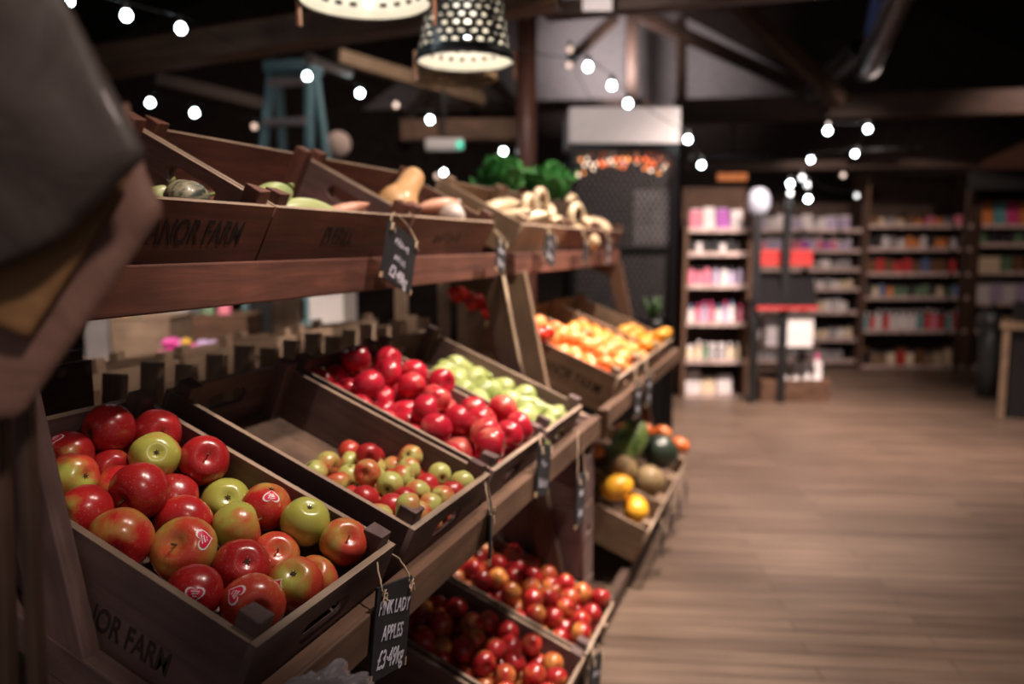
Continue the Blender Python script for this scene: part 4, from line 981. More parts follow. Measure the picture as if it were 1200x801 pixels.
M['bulbm'] = plain('half_lit_bulb', (1, 1, 1), .3, emit=(.9, .95, 1.0), es=2.2); BM2 = bulb_mesh('bulb', M['bulbm'])
desc = ['upper left corner', 'left over the big roof beam', 'left beside the roof beam, lower one of the pair', 'left below the roof beam', 'left above the top crates', 'above the blue stepladder', 'right of the blue stepladder', 'centre between ladder and pipe', 'just above the green leaves',
        'low centre above the top crates', 'right of the black post, highest', 'right of the black post, second', 'above the white sign box', 'right of the white sign box', 'below right of the white sign box', 'in front of the white sign box', 'upper right pair, left one, in front of the header', 'upper right pair, right one',
        'right area, dim small left one', 'right area, dim small right one', 'in front of the perforated bucket lamp', 'under the wide lamp at the top edge', 'cluster over the black display post, upper left', 'cluster over the black display post, upper right', 'cluster over the black display post, lower left', 'cluster over the black display post, lower right', 'cluster over the black display post, topmost', 'faint one over the middle shelves', 'faint one low in the centre beside a bright one', 'faint one right of the ladder', 'faint one left of the ladder', 'faint upper one on the black post', 'faint lower one on the black post', 'single one above the middle shelving post']
cpts = []
for i, (u, v, d, k) in enumerate(bulbs):
    r_, z_ = at(u, v, d); o = D.objects.new('festoon_bulb', (BM_, BW_, BM2)[k]); COL.objects.link(o); o.location = RP(r_, d, z_)
    s = D.objects.new('socket', CAPM); COL.objects.link(s); s.parent = o
    tag(o, ('bright white' if k == 0 else 'faint warm' if k == 1 else 'half-bright')+' round string-light bulb, '+desc[i], 'light bulb', 'string light bulbs under the roof'); cpts.append(RP(r_, d, z_+.06))
def cable(idx, label):
    bm = bmesh.new(); pts = []
    for a, b in zip(idx, idx[1:]):
        A_, B_ = cpts[a], cpts[b]; L_ = (A_-B_).length
        for k in range(8): f = k/8; q = A_.lerp(B_, f); q.z -= .25*L_*f*(1-f)*.5; pts.append(q)
    pts.append(cpts[idx[-1]]); tube(bm, pts, .003, 5); o = fin('festoon_cable', bm, M['black']); tag(o, label, 'cable')
cable([0, 1, 2, 5, 6, 7, 8], 'thin black cable carrying the string bulbs from the upper left to the green leaves')
cable([3, 4, 30, 29, 28, 9], 'thin black cable carrying the bulbs just above the top crates')
cable([21, 20, 10, 11, 12, 13, 14], 'thin black cable carrying the bulbs beside the white sign box')
cable([16, 17, 19, 18, 27], 'thin black cable carrying the bulbs on the right over the aisle')
cable([15, 32, 31], 'thin black cable carrying the bulbs near the black post')
cable([22, 24, 26, 25, 23, 33], 'thin black cable carrying the bulb cluster over the display')

# ------------------------------------------------------------------ stepladder
def ladder():
    d = 5.9; r0, z0 = at(345, 178, d); r = empty('stepladder', RP(r0, d, 0), (0, 0, RZ-.25)); T = 2.62
    for s in (-1, 1):
        for (nm_, yb, xb) in (('front_rail', -.10, .30), ('rear_rail', .75, .27)):
            a = Vector((s*xb, -.45 if nm_ == 'front_rail' else .45, 0)); b = Vector((s*.145, -.02 if nm_ == 'front_rail' else .06, T))
            bar_obj(nm_, a, b, .035, .075, M['ladder'], r, up=(0, 1, 0))
    for i in range(9):
        z = .28*(i+1); f = z/T; hw = .30+(.145-.30)*f; y = -.45+(.43)*f
        o = boxo('tread', (-hw, hw, y-.05, y+.05, z-.015, z+.03), plain('pinkish_label_tread', (.42, .33, .33), .6) if i in (7, 8) else M['ladder'], r)
    boxo('top_cap', (-.17, .17, -.10, .14, T-.02, T+.05), M['ladder'], r)
    for i in range(4):
        z = .5*(i+1); f = z/T; hw = .27+(.145-.27)*f; y = .45+(.06-.45)*f; boxo('rear_brace', (-hw, hw, y-.012, y+.012, z-.02, z+.02), M['ladder'], r)
    tag(r, 'light blue stepladder standing behind the top tier of crates', 'ladder')
ladder()
# round pinkish disc by the ladder
r_, z_ = at(396, 169, 6.6); bm = bmesh.new(); lathe(bm, [(0, -.03), (.09, -.025), (.105, 0), (.09, .03), (0, .04)], 28)
o = fin('round_shade', bm, plain('pale_pink_shade', (.60, .44, .38), .8)); o.location = RP(r_, 6.6, z_); o.rotation_euler = (PI/2, 0, RZ); tag(o, 'round pale pinkish disc-shaped shade right of the blue stepladder', 'shade')
bm = bmesh.new(); tube(bm, [(0, 0, .10), (0, 0, 1.2)], .004, 6); 
# track spotlight tubes, emergency light
def cylo(name, a, b, rad, mat, label, cat, extra=None):
    r = empty(name, a); bm = bmesh.new(); tube(bm, [(0, 0, 0), Vector(b)-Vector(a)], rad, 18); fin('body', bm, mat, r, smooth=False)
    d = (Vector(b)-Vector(a)).normalized(); bm = bmesh.new(); tube(bm, [-d*.03, Vector((0, 0, 0))], rad*1.25, 18); fin('head', bm, M['white'], r)
    bm = bmesh.new(); m_ = (Vector(b)-Vector(a))*.5; tube(bm, [m_, m_+Vector((0, 0, .35))], .01, 8); fin('bracket', bm, M['black'], r); tag(r, label, cat); return r
a, b = at(366, 70, 5.0), at(410, 86, 5.3); cylo('track_spotlight', RP(a[0], 5.0, a[1]), RP(b[0], 5.3, b[1]), .028, M['white'], 'white tubular spotlight under the big roof beam', 'spotlight')
r_, z_ = at(521, 170, 6.9); r = empty('emergency_light', RP(r_, 6.9, z_), (0, 0, RZ)); boxo('housing', (-.16, .16, -.03, .03, -.045, .055), M['white'], r, .02); boxo('green_indicator', (.10, .155, -.035, -.02, -.03, .03), M['exit_g'], r, .005)
boxo('bracket', (-.01, .01, -.01, .01, .05, .6), M['black'], r); tag(r, 'small white emergency light with a green end', 'emergency light')
# duct
def duct(name, pts, rad, mat, label, bands=True):
    r = empty(name, pts[0]); p0 = Vector(pts[0]); P_ = [Vector(p)-p0 for p in pts]; bm = bmesh.new(); out, rr = [], []
    for a, b in zip(P_, P_[1:]):
        for k in range(24): out.append(a.lerp(b, k/24)); rr.append(rad*(1+.03*(k % 2)))
    out.append(P_[-1]); rr.append(rad); tube(bm, out, rr, 20); fin('pipe', bm, mat, r, smooth=True)
    for k in (0, len(P_)-1):
        bm = bmesh.new(); dd = (P_[1]-P_[0]).normalized(); tube(bm, [P_[k]-dd*.03, P_[k]+dd*.03], rad*1.12, 20); fin('collar', bm, M['dsteel'], r)
    tag(r, label, 'duct'); return r
dp = lambda u, v, d: RP(at(u, v, d)[0], d, at(u, v, d)[1])
duct('ventilation_duct', [dp(1066, -30, 6.2), dp(1016, 80, 7.4)], .10, M['duct'], 'shiny silver ventilation duct slanting down from the upper right')
duct('ventilation_duct', [dp(1030, -10, 6.6), dp(1020, 40, 7.0)], .05, M['duct_blue'], 'short blue pipe beside the shiny silver duct')
duct('ventilation_duct', [dp(1005, 60, 7.8), dp(952, 108, 8.4)], .10, M['dsteel'], 'dark dull duct below the shiny silver one')
for (u0, u1, v, d, lb) in ((812, 905, 184, 8.7, 'pale unlit tube light over the left wall shelves'), (1005, 1078, 176, 8.6, 'dim unlit tube light over the right wall shelves')):
    a, b = at(u0, v, d), at(u1, v-2, d); o = cylo('tube_light', RP(a[0], d, a[1]), RP(b[0], d, b[1]), .025, M['dsteel'], lb, 'tube light')
# white pennant patches near the top
r_, z_ = at(700, 5, 5.2); o = boxo('paper_notice', (-.09, .09, -.004, .004, -.05, .12), M['white']); o.location = RP(r_, 5.2, z_+.01); o.rotation_euler.z = RZ; tag(o, 'small pale notice fixed on the beam at the top edge', 'notice')

# ------------------------------------------------------------------ black cage fridge with header
def cage():
    d = 5.95; (ra, zt), (rb, _) = at(668, 168, d), at(796, 168, d); w_ = rb-ra; dp_ = .75
    r = empty('mesh_cage', RP(ra, d, 0), (0, 0, RZ)); f = .05
    def b(nm_, e): return boxo(nm_, e, M['bmetal'], r, .003)
    b('corner_post', (0, f, 0, f, 0, zt)); b('corner_post', (w_-f, w_, 0, f, 0, zt)); b('corner_post', (0, f, dp_-f, dp_, 0, zt)); b('corner_post', (w_-f, w_, dp_-f, dp_, 0, zt))
    b('top_rail', (f, w_-f, 0, f, zt-.06, zt)); b('middle_rail', (f, w_-f, .005, f-.005, 1.35, 1.38)); b('lower_panel', (f, w_-f, .01, .03, .05, .82)); b('base', (0, w_, 0, dp_, 0, .05))
    b('side_panel', (.01, .03, f, dp_-f, .05, zt-.06)); b('side_panel', (w_-.03, w_-.01, f, dp_-f, .05, zt-.06)); b('back_panel', (f, w_-f, dp_-.03, dp_-.01, .05, zt-.06)); b('roof_panel', (f, w_-f, f, dp_-f, zt-.05, zt-.02))
    # woven mesh: two sets of slanting wires
    bm = bmesh.new(); x0, x1, z0, z1 = f, w_-f, .85, zt-.06; st = .042
    for s in (-1, 1):
        k = -60
        while k < 120:
            c = k*st; pts = []
            for z in (z0, z1):
                pts.append((c+s*(z-z0)*.6+ (0 if s > 0 else 0), z))
            (xa, za), (xb, zb) = pts
            # clip
            def clip(xa, za, xb, zb):
                t0, t1 = 0., 1.; dx = xb-xa
                if abs(dx) < 1e-9: return None
                ta, tb_ = (x0-xa)/dx, (x1-xa)/dx
                if ta > tb_: ta, tb_ = tb_, ta
                t0 = max(t0, ta); t1 = min(t1, tb_)
                return None if t0 >= t1 else (xa+dx*t0, za+(zb-za)*t0, xa+dx*t1, za+(zb-za)*t1)
            q = clip(xa, za, xb, zb)
            if q: bar(bm, (q[0], .02, q[1]), (q[2], .02, q[3]), .006, .012)
            k += 1
    fin('wire_mesh', bm, plain('worn_wire', (.07, .065, .066), .5, .3), r)
    # framed grey pane in the door
    (p0, pz1), (p1, pz0) = at(744, 222, d), at(788, 286, d)
    o = boxo('door_pane', (p0-ra, p1-ra, .035, .045, pz0, pz1), plain('grey_pane', (.62, .58, .60), .6), r)
    for k in range(3): b('shelf', (f, w_-f, .08, dp_-.05, .5+.5*k, .52+.5*k))
    tag(r, 'tall black wire-mesh cage cabinet behind the far stand', 'cabinet')
    # orange lamps inside
    g = random.Random(2); bmx = bmesh.new(); bmesh.ops.create_icosphere(bmx, subdivisions=2, radius=.020); me = D.meshes.new('fairy_light'); bmx.to_mesh(me); bmx.free(); me.materials.append(M['glow_o'])
    mats = [M['glow_o'], plain('deep_orange_lamp', (1, .3, .1), .3, emit=(1.0, .16, .03), es=3.5), plain('pale_lamp', (1, .8, .7), .3, emit=(1.0, .72, .52), es=2.6), plain('blue_lamp', (.4, .5, .8), .3, emit=(.25, .4, .8), es=1.6)]
    names = ('orange', 'deep orange', 'pale', 'bluish')
    mes = []
    for mt in mats:
        m2 = me.copy(); m2.materials.clear(); m2.materials.append(mt); mes.append(m2)
    for i in range(46):
        u = 676+i*2.45+g.uniform(-4, 4); k = g.choice([0, 1, 1, 1, 2] if i > 9 else [0, 2, 2, 1]); v = 180-4*math.sin(i/33*PI)+g.uniform(-5, 20)+(6 if i < 8 else 0)
        if i == 22: k = 3
        dd = d+g.uniform(.12, .5); rr_, zz_ = at(u, v, dd)
        o = D.objects.new('bauble_light', mes[k]); COL.objects.link(o); o.scale = (.8,)*3; o.location = RP(rr_, dd, min(zz_, zt-.09)); tag(o, 'small glowing %s bauble light inside the top of the mesh cage' % names[k], 'light', names[k]+' bauble lights in the mesh cage')
    # white header box
    (ha, z1_), (hb, z0_) = at(667, 126, d), at(796, 166, d)
    h = boxo('sign_box', (ha-ra, hb-ra, -.02, dp_-.1, zt, z1_), M['white']); h.location = RP(ra, d, 0); h.rotation_euler.z = RZ; tag(h, 'long blank white sign box on top of the black mesh cage', 'sign box')
cage()
# small plant by the cage
r_, z_ = at(765, 362, 5.2); r = empty('potted_plant', RP(r_, 5.2, z_-.16)); g = random.Random(5)
for i in range(14):
    a = g.uniform(0, 2*PI); bm = bmesh.new(); tube(bm, [(0, 0, .05), (.03*math.cos(a), .03*math.sin(a), .15), (.055*math.cos(a), .055*math.sin(a), .18+g.uniform(0, .07))], [.002, .012, .002], 5); fin('leaf', bm, M['leaf2'], r)
bm = bmesh.new(); lathe(bm, [(0, 0), (.045, 0), (.06, .09), (.05, .09), (0, .08)], 20); fin('pot', bm, M['black'], r); tag(r, 'small spiky green plant in a black pot before the mesh cage', 'potted plant')
o = bar_obj('plant_stand', RP(r_, 5.2, 0), RP(r_, 5.2, z_-.16), .2, .2, M['black']); tag(o, 'black pedestal under the small spiky plant', 'pedestal')

# ------------------------------------------------------------------ wall shelving with goods
def bottle_mesh(nm_, w_, h_, body, cap, shape):
    bm = bmesh.new()
    if shape == 'bottle': lathe(bm, [(0, 0), (w_/2, 0), (w_/2, h_*.66), (w_*.2, h_*.78), (w_*.2, h_*.80)], 12, 0); lathe(bm, [(w_*.22, h_*.80), (w_*.22, h_), (0, h_)], 12, 1)
    elif shape == 'jar': lathe(bm, [(0, 0), (w_/2, 0), (w_/2, h_*.78), (w_*.42, h_*.80)], 12, 0); lathe(bm, [(w_*.46, h_*.80), (w_*.46, h_), (0, h_)], 12, 1)
    elif shape == 'pack':
        v = box(bm, -w_/2, w_/2, -w_*.35, w_*.35, 0, h_*.93); 
        for q in v:
            if q.co.z > .01: q.co.y *= .35; q.co.x *= .94
        box(bm, -w_*.45, w_*.45, -w_*.06, w_*.06, h_*.93, h_, 1)
    else: box(bm, -w_/2, w_/2, -w_*.4, w_*.4, 0, h_*.86); box(bm, -w_*.505, w_*.505, -w_*.405, w_*.405, h_*.86, h_, 1)
    me = D.meshes.new(nm_); bm.to_mesh(me); bm.free(); me.materials.append(body); me.materials.append(cap); return me
CC = {'white': (.62, .57, .57), 'cream': (.60, .48, .34), 'pink': (.60, .16, .24), 'lilac': (.38, .32, .46), 'purple': (.34, .07, .36), 'yellow': (.60, .36, .08), 'blue': (.10, .15, .30), 'black': (.02, .02, .022), 'red': (.48, .04, .04),
      'green': (.10, .18, .10), 'orange': (.60, .20, .05), 'brown': (.16, .08, .04), 'teal': (.09, .26, .28), 'grey': (.28, .26, .27), 'magenta': (.50, .04, .16)}
CM = {k: plain(k+'_packaging', c, .45) for k, c in CC.items()}
MC = {}
def goods(shape, col, cap, w_, h_):
    k = (shape, col, cap, round(w_, 3), round(h_, 3))
    if k not in MC: MC[k] = bottle_mesh(shape, w_, h_, CM[col], CM[cap], shape)
    return MC[k]
ORD = ['top', 'second', 'third', 'fourth', 'fifth', 'lowest', 'very lowest']
def unit(nm_, r0, r1, d, depth, boards, ztop, label, key='brown', items=(), uname='', skip_top=False, zback=None, seed=1):
    """boards: heights of shelf boards from the top down; items: one spec per board"""
    g = random.Random(seed); r = empty(nm_, RP(r0, d, 0), (0, 0, RZ)); w_ = r1-r0; t = .035
    for x in (0, w_-t): boxo('side_upright', (x, x+t, 0, depth, 0, ztop), WM[(key, 2)], r)
    boxo('back_panel', (t, w_-t, depth-.012, depth, .0, zback or ztop), WM[('dark', 2)], r)
    for i, z in enumerate(boards):
        s = boxo('shelf_board', (t, w_-t, .0, depth-.012, z-.022, z), WM[(key, 0)], r); boxo('price_strip', (t+.002, w_-t-.002, -.010, -.001, z-.040, z+.004), M['pricestrip'], s, .001)
    boxo('plinth', (t, w_-t, .02, depth-.012, 0, boards[-1]-.022), WM[(key, 0)], r)
    tag(r, label, 'shelving')
    for i, (z, sp_) in enumerate(zip(boards, items)):
        if not sp_: continue
        x = t+.03; j = 0
        while x < w_-t-.03:
            shape, cols, cap, bw, bh = sp_[j % len(sp_)] if g.random() < .75 else g.choice(sp_)
            bh = bh*g.choice([.72, .82, .9])
            col = g.choice(cols); bh2 = bh; 
            if x+bw > w_-t-.01: break
            o = D.objects.new({'bottle': 'bottle', 'jar': 'jar', 'pack': 'packet', 'box': 'carton'}[shape], goods(shape, col, cap, bw, bh2)); COL.objects.link(o)
            p = RP(r0+x+bw/2, d+.06+g.uniform(0, .02)+bw*.4, z); o.location = p; o.rotation_euler.z = RZ+g.uniform(-.1, .1)
            nme = {'bottle': 'bottle', 'jar': 'jar', 'pack': 'packet', 'box': 'carton'}[shape]
            lb = '%s %s with %s top on the %s shelf of the %s' % (col, nme, cap, ORD[i], uname)
            tag(o, lb, nme, lb); x += bw+g.uniform(.006, .02); j += 1
    return r
zz = lambda v, d: at(900, v, d)[1]
# left unit
d = 7.35; Ls = [zz(v, d) for v in (267, 295, 333, 377, 421, 463)]
r0, r1 = at(799, 400, d)[0], at(878, 400, d)[0]
unit('wall_shelf', r0, r1, d, .38, Ls, Ls[0]+.02, 'brown shelving of toiletries, leftmost, just right of the black mesh cage', 'brown',
     [[('pack', ['cream', 'pink'], 'white', .11, .24), ('pack', ['white'], 'white', .11, .23), ('pack', ['purple'], 'lilac', .12, .25)],
      [('jar', ['white', 'grey', 'black'], 'black', .055, .13)],
      [('bottle', ['pink', 'white', 'lilac', 'yellow', 'white'], 'black', .06, .21)],
      [('bottle', ['white', 'pink', 'magenta', 'white'], 'blue', .055, .21), ('bottle', ['lilac', 'pink'], 'magenta', .05, .22)],
      [('jar', ['white', 'cream', 'grey'], 'white', .065, .17), ('bottle', ['cream', 'green'], 'white', .055, .2)],
      [('pack', ['white'], 'white', .14, .24), ('pack', ['lilac', 'cream'], 'white', .13, .22)]], 'leftmost shelving', seed=4)
# upper back boards behind it
r_, z_ = at(842, 240, 7.6); o = boxo('slatted_screen', (-.30, .30, -.01, .02, -.15, .17), WM[('brown', 2)]); o.location = RP(r_, 7.76, z_); o.rotation_euler.z = RZ; tag(o, 'dark brown board screen rising behind the leftmost shelving', 'screen')
o = boxo('screen_stand', (-.30, .30, -.03, .02, 0, z_-.15), WM[('dark', 2)]); o.location = RP(r_, 7.80, 0); o.rotation_euler.z = RZ; tag(o, 'dark back board standing behind the leftmost shelving', 'board')
r_, z_ = at(859, 207, 7.7); o = boxo('orange_sign', (-.14, .14, -.01, .01, -.035, .035), CM['orange']); o.location = RP(r_, 7.73, z_); o.rotation_euler.z = RZ; tag(o, 'small plain orange sign strip above the leftmost shelving', 'sign')
# middle unit
d = 9.15; Ms = [zz(v, d) for v in (268, 292, 314, 337, 364, 396, 421)]
r0, r1 = at(878, 300, d)[0], at(1012, 300, d)[0]
unit('wall_shelf', r0, r1, d, .40, Ms, Ms[0]+.30, 'dark wall shelving of purple and white goods behind the free-standing display', 'dark',
     [[('pack', ['white', 'lilac'], 'white', .13, .20), ('box', ['white', 'lilac'], 'white', .12, .18)], [('jar', ['purple', 'pink', 'lilac'], 'white', .07, .14)], [('bottle', ['grey', 'green', 'white'], 'black', .06, .14)],
      [('jar', ['white', 'cream', 'grey'], 'black', .07, .13)], [('box', ['white', 'cream'], 'grey', .09, .16), ('jar', ['white'], 'white', .07, .13)], [('jar', ['white', 'grey', 'cream'], 'black', .08, .15)], [('box', ['grey'], 'black', .14, .13)]], 'middle shelving', seed=7)
# right unit
Rs = [zz(v, d) for v in (263, 290, 319, 347, 386, 428)]
r0, r1 = at(1013, 300, d)[0], at(1141, 300, d)[0]
unit('wall_shelf', r0, r1, d, .40, Rs, zz(203, d), 'dark brown wall shelving of bottles and jars at the end of the aisle', 'brown',
     [[('box', ['pink', 'brown', 'grey'], 'black', .10, .13), ('jar', ['cream', 'orange'], 'brown', .08, .10)], [('bottle', ['grey', 'black', 'orange', 'white'], 'black', .07, .18)], [('box', ['brown', 'red', 'cream', 'red', 'blue'], 'black', .09, .19)],
      [('bottle', ['green', 'cream', 'orange', 'blue', 'black', 'black'], 'black', .07, .18)], [('bottle', ['white', 'red', 'teal', 'white', 'pink'], 'white', .065, .26)], [('box', ['brown', 'black', 'red', 'cream'], 'brown', .09, .22), ('jar', ['cream', 'brown'], 'black', .09, .18)]], 'aisle-end shelving', seed=9)
# far right unit
Fs = [zz(v, d) for v in (263, 285, 318, 354, 386, 428)]
r0, r1 = at(1143, 300, d)[0], at(1222, 300, d)[0]
unit('wall_shelf', r0, r1, d-.02, .40, Fs, zz(232, d), 'dim rightmost wall shelving partly hidden by the counter', 'dark',
     [[('pack', ['orange'], 'brown', .14, .30), ('pack', ['teal'], 'brown', .14, .30), ('pack', ['magenta'], 'brown', .14, .30)], [('jar', ['green', 'black'], 'black', .09, .15)], [('box', ['brown', 'cream', 'green'], 'black', .12, .26)],
      [('box', ['white', 'lilac'], 'grey', .14, .24)], [('jar', ['black', 'brown'], 'black', .10, .18)], []], 'rightmost shelving', seed=11)
# canopy with black fascia above it
r0, z0 = at(1133, 222, 8.9); r = empty('shop_canopy', RP(r0, 8.9, 0), (0, 0, RZ)); z1 = at(1133, 198, 8.9)[1]; z2 = at(1200, 166, 8.9)[1]
boxo('fascia', (0, 1.4, 0, .05, z0, z1), M['black'], r)
bm = bmesh.new(); v = box(bm, 0, 1.4, .0, .08, z1, z1+.01)
for q in v:
    if q.co.z > z1+.005: q.co.z = z1+.02+(z2-z1)*q.co.x/.64*1.0
fin('sloping_top', bm, plain('salmon_board', (.46, .22, .15), .7), r)
boxo('post', (.0, .05, .0, .05, 0, z0), WM[('dark', 2)], r); boxo('post', (1.35, 1.4, .0, .05, 0, z0), WM[('dark', 2)], r)
tag(r, 'salmon topped canopy with black fascia at the right edge', 'canopy')

# free-standing display
d = 7.12; r0, r1 = at(886, 460, d)[0], at(973, 460, d)[0]
def slat_crate(nm_, r0, r1, d, dp_, z0, z1, label, n=3, key='brown'):
    r = empty(nm_, RP(r0, d, z0), (0, 0, RZ)); w_ = r1-r0; h = (z1-z0)/n
    for (e, ax, nme) in (((0, w_, 0, .015), 0, 'front_panel'), ((0, w_, dp_-.015, dp_), 0, 'back_panel'), ((0, .015, .015, dp_-.015), 1, 'side_panel'), ((w_-.015, w_, .015, dp_-.015), 1, 'side_panel')):
        bm = bmesh.new()
        for i in range(n): box(bm, *e, i*h+.006, (i+1)*h-.006)
        fin(nme, bm, WM[(key, ax)], r)
    for x in (.015, w_-.05):
        for y in (.015, dp_-.05): boxo('corner_post', (x, x+.035, y, y+.035, 0, n*h), WM[(key, 2)], r)
    boxo('base', (.015, w_-.015, .015, dp_-.015, .006, .02), WM[(key, 0)], r); boxo('packing_board', (.05, w_-.05, .05, dp_-.05, (z1-z0)*.75, (z1-z0)*.75+.01), WM[(key, 0)], r)
    tag(r, label, 'crate'); return r
zb = zz(444, d)
slat_crate('display_crate', r0+.05, r1, d, .42, 0, zb, 'slatted wooden crate on the floor under the free-standing display')
r = empty('display_rack', RP(r0, d+.05, 0), (0, 0, RZ)); w_ = r1-r0
pz = zz(232, d)
for x in (at(918, 300, d+.05)[0]-r0, at(884, 300, d+.05)[0]-r0): boxo('post', (x-.035, x+.03, -.10, -.05, 0, pz if x > .1 else zz(250, d)), M['black'], r)
for v in (311, 406): boxo('shelf', (.02, w_*.84, -.04, .36, zz(v, d)-.02, zz(v, d)), WM[('dark', 0)], r)
boxo('rear_post', (.02, .06, .34, .38, 0, zz(300, d)), M['black'], r); boxo('rear_post', (w_*.84-.04, w_*.84, .34, .38, 0, zz(300, d)), M['black'], r)
tag(r, 'black free-standing display rack with two tall posts in front of the shelving', 'rack')
za, zt_ = zz(308, d), zz(290, d)
for i in range(6):
    o = D.objects.new('red_carton', goods('box', 'red', 'red', .072, zt_-za)); COL.objects.link(o); o.location = RP(at(900, 300, d)[0]+i*.076, d+.10, zz(311, d)+.0); o.rotation_euler.z = RZ; tag(o, 'bright red carton in the row on the upper shelf of the black rack', 'carton', 'red cartons on the black rack')
# slanted bins with red edge
DULL = plain('dull_black', (.010, .009, .010), .95); DULL.node_tree.nodes['Principled BSDF'].inputs['Specular IOR Level'].default_value = .1
for i, (u, lb) in enumerate(((901, 'left'), (937, 'right'))):
    ra, z0_ = at(u, 362, d); w2 = .26; r = empty('sloping_bin', RP(ra-w2/2, d-.08, z0_), (0, 0, RZ)); hh = zz(325, d)-z0_
    bm = bmesh.new(); v = [bm.verts.new(p) for p in ((0, .0, .03), (w2, .0, .03), (w2, .12, hh), (0, .12, hh), (0, .02, .03), (w2, .02, .03), (w2, .14, hh), (0, .14, hh))]
    for f in ((0, 1, 2, 3), (7, 6, 5, 4), (0, 4, 5, 1), (2, 6, 7, 3), (1, 5, 6, 2), (0, 3, 7, 4)): bm.faces.new([v[k] for k in f])
    fin('sloping_front', bm, DULL, r); boxo('red_lip', (0, w2, -.005, .02, 0, .03), CM['red'], r); boxo('bin_base', (0, w2, .02, .30, 0, .02), CM['black'], r)
    tag(r, 'black sloping bin with a red lower edge on the rack, %s one' % lb, 'bin')
o = boxo('white_box', (0, .24, 0, .16, 0, zz(366, d)-zz(405, d)), M['white']); o.location = RP(at(920, 390, d)[0], d-.02, zz(406, d)); o.rotation_euler.z = RZ; tag(o, 'tall off-white box on the lower shelf of the black rack', 'box')
o = boxo('grey_box', (0, .12, 0, .16, 0, zz(366, d)-zz(405, d)), CM['grey']); o.location = RP(at(900, 390, d)[0]-.01, d+.02, zz(406, d)); o.rotation_euler.z = RZ; tag(o, 'dim grey box beside the tall off-white box on the rack', 'box')
for i in range(4):
    o = D.objects.new('white_bottle', goods('bottle', 'white', 'white' if i < 2 else 'magenta', .085, .24)); COL.objects.link(o); o.location = RP(at(928+13*i, 440, d)[0], d+.2, zb*.75+.012); o.rotation_euler.z = RZ
    tag(o, 'white bottle with %s top standing in the floor crate' % ('white' if i < 2 else 'red'), 'bottle', 'white bottles with %s tops in the floor crate' % ('white' if i < 2 else 'red'))
bm = bmesh.new(); bmesh.ops.create_icosphere(bm, subdivisions=4, radius=.10)
for v in bm.verts: v.co.z *= 1.25; v.co += v.co*.05*math.sin(v.co.x*40)*math.cos(v.co.z*35)
o = fin('film_bundle', bm, plain('bluish_white_film', (.55, .58, .70), .3), smooth=True); r_, _ = at(888, 235, 7.2); o.location = RP(r_, 7.17, zz(250, 7.12)+.10); tag(o, 'bluish white wrapped bundle on the left post of the black rack', 'bundle')

# counter and bin on the right
rA, dA = 3.96, 6.5
r = empty('counter', RP(rA, dA, 0), (0, 0, RZ-.56)); zt_ = at(1170, 378, dA)[1]
boxo('body', (.04, 1.6, .03, .9, 0, zt_-.05), plain('black_counter_front', (.015, .014, .015), .4), r)
boxo('worktop', (-.02, 1.65, -.03, .95, zt_-.05, zt_), WM[('tan', 0)], r); boxo('corner_trim', (-.0, .05, -.015, .03, 0, zt_-.05), WM[('tan', 2)], r)
boxo('display_tray', (.15, 1.2, .05, .5, zt_, zt_+.02), M['black'], r)
tag(r, 'black counter with a wooden edge and top at the right border', 'counter')
for i, (x, hh, cl, lb) in enumerate(((.16, .14, 'black', 'black card packet leaning on the counter top'), (.32, .10, 'white', 'white card on the counter top'), (.50, .12, 'grey', 'grey carton on the counter top at the border'))):
    o = D.objects.new('counter_packet', goods('box', cl, cl, .11, hh)); COL.objects.link(o); o.location = RP(rA+x*.9+.10, dA-x*.3+.22, zt_+.021); o.rotation_euler.z = RZ-.5; tag(o, lb, 'packet')
r_, _ = at(1157, 465, 7.4); r = empty('steel_bin', RP(r_, 7.4, 0)); zt2 = at(1158, 372, 7.3)[1]
bm = bmesh.new(); lathe(bm, [(0, 0), (.10, 0), (.11, zt2), (0, zt2)], 24); fin('body', bm, plain('dark_grey_bin', (.07, .075, .078), .4, .3), r)
bm = bmesh.new(); lathe(bm, [(.115, zt2-.04), (.12, zt2), (.09, zt2+.06), (.0, zt2+.08)], 24); fin('lid', bm, M['steel'], r)
bm = bmesh.new(); lathe(bm, [(0, zt2+.075), (.02, zt2+.08), (.03, zt2+.11), (0, zt2+.13)], 12); fin('knob', bm, M['steel'], r)
tag(r, 'slim dark grey bin with a shiny lid beside the counter', 'bin')

# ------------------------------------------------------------------ background seen under the top beam on the left
def table(r0, r1, d, dp_, z, key, label):
    r = empty('trestle_table', RP(r0, d, 0), (0, 0, RZ)); w_ = r1-r0
    boxo('table_top', (0, w_, 0, dp_, z-.04, z), WM[(key, 0)], r)
    for x in (.04, w_-.10):
        for y in (.04, dp_-.10): boxo('leg', (x, x+.06, y, y+.06, 0, z-.04), WM[(key, 2)], r)
    tag(r, label, 'table')
d = 4.3; zt_ = at(300, 424, d)[1]; table(at(70, 400, d)[0], at(470, 400, d)[0], d, .8, zt_, 'tan', 'pale timber table behind the stand, seen under the top beam')
def item(nm_, u0, v1, u1, v0, dd, dp_, mat, label, cat):        # box between pixels, stands on what is below
    ra, zt = at(u0, v1, dd); rb, z0 = at(u1, v0, dd); r = empty(nm_, RP(ra, dd, z0), (0, 0, RZ)); boxo('body', (0, rb-ra, 0, dp_, 0, zt-z0), mat, r, .006)
    boxo('lid', (-.004, rb-ra+.004, -.004, dp_+.004, zt-z0, zt-z0+.012), mat, r, .003); tag(r, label, cat); return r
V = 424
item('pale_crate_box', 128, 374, 200, V, 4.35, .35, WM[('pale', 0)], 'pale wooden box on the table behind the stand', 'box')
item('lilac_panel_box', 97, 372, 128, V, 4.4, .3, CM['grey'], 'grey lilac box at the left end of the rear table', 'box')
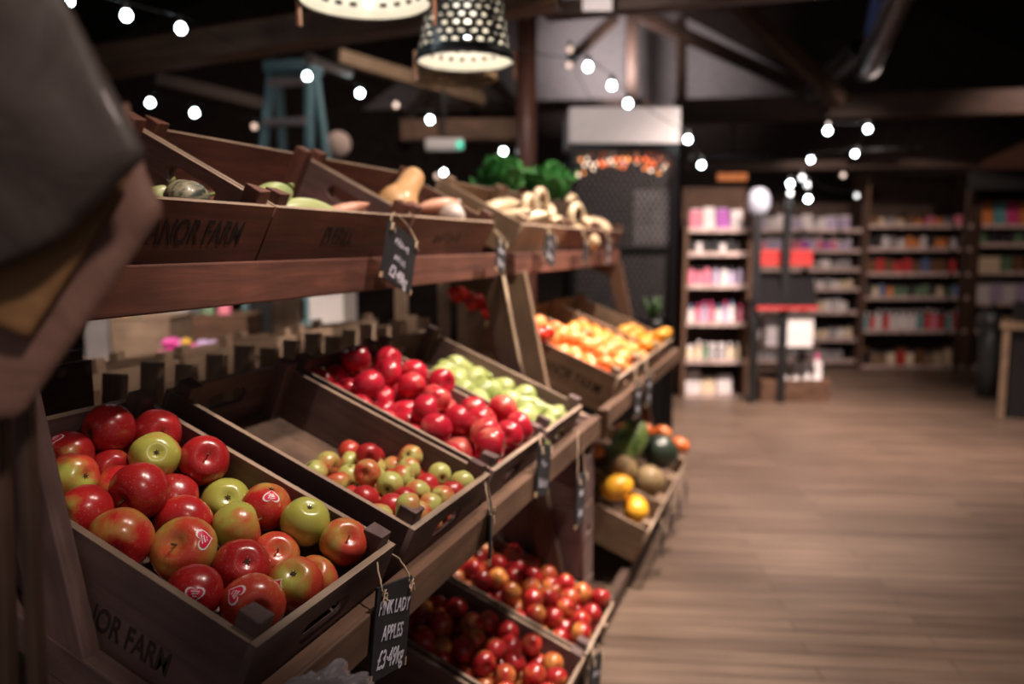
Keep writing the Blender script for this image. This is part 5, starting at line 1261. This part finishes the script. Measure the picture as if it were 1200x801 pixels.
item('blue_box', 176, 360, 222, V, 4.74, .3, plain('pale_blue_card', (.42, .47, .50), .6), 'pale blue box on the table behind the stand', 'box')
item('wooden_box', 225, 372, 290, 400, 4.35, .3, WM[('brown', 0)], 'brown wooden box above the pink flowers', 'box')
item('dark_box', 222, 400, 300, V, 4.38, .3, WM[('dark', 0)], 'dark wooden box under the brown wooden box', 'box')
item('black_speaker_box', 292, 345, 322, V, 4.6, .3, M['black'], 'tall black box on the rear table', 'box')
item('white_fridge', 362, 345, 404, V, 4.5, .4, M['white'], 'white framed cabinet on the rear table', 'cabinet')
g = random.Random(8)
fl = bmesh.new(); bmesh.ops.create_icosphere(fl, subdivisions=2, radius=.028)
for v in fl.verts: v.co *= 1+.18*math.sin(v.co.x*300)*math.cos(v.co.y*280)
flm = {}
for nme, c in (('pink', (.80, .10, .45)), ('yellow', (.75, .45, .06)), ('lilac', (.55, .40, .65)), ('orange', (.75, .22, .08))):
    me = D.meshes.new('blossom'); fl.to_mesh(me); me.materials.append(plain(nme+'_petals', c, .6)); flm[nme] = me
fl.free()
bq = empty('flower_bunch', RP(at(215, 416, 4.2)[0], 4.2, zt_))
for i in range(22):
    u = 195+i*2.4+g.uniform(-3, 3); v = 408+g.uniform(-8, 8); rr_, z_ = at(u, v, 4.2); nme = 'pink' if i < 8 else g.choice(['lilac', 'yellow', 'orange', 'pink'])
    o = D.objects.new('blossom', flm[nme]); COL.objects.link(o); o.parent = bq; o.location = RP(rr_, 4.2+g.uniform(-.05, .05), max(z_, zt_+.03))-bq.location
bm = bmesh.new()
for i in range(10): tube(bm, [(.02*i-.1, 0, .0), (.02*i-.08, .01, .08)], .004, 5)
fin('stalks', bm, M['stemg'], bq); tag(bq, 'bunch of pink and multicoloured flowers on the rear table', 'flowers')
for u, v, k in ((144, 374, 'yellow'), (156, 372, 'green'), (243, 370, 'green'), (262, 368, 'pink')):
    rr_, z_ = at(u, v, 4.45); o = D.objects.new('small_jar', goods('jar', k, 'cream', .07, .10)); COL.objects.link(o); o.location = RP(rr_, 4.47, at(u, 374 if u < 200 else 372, 4.35)[1]+.012); tag(o, '%s jar standing on the %s behind the stand' % (k, 'pale wooden box' if u < 200 else 'brown wooden box'), 'jar')
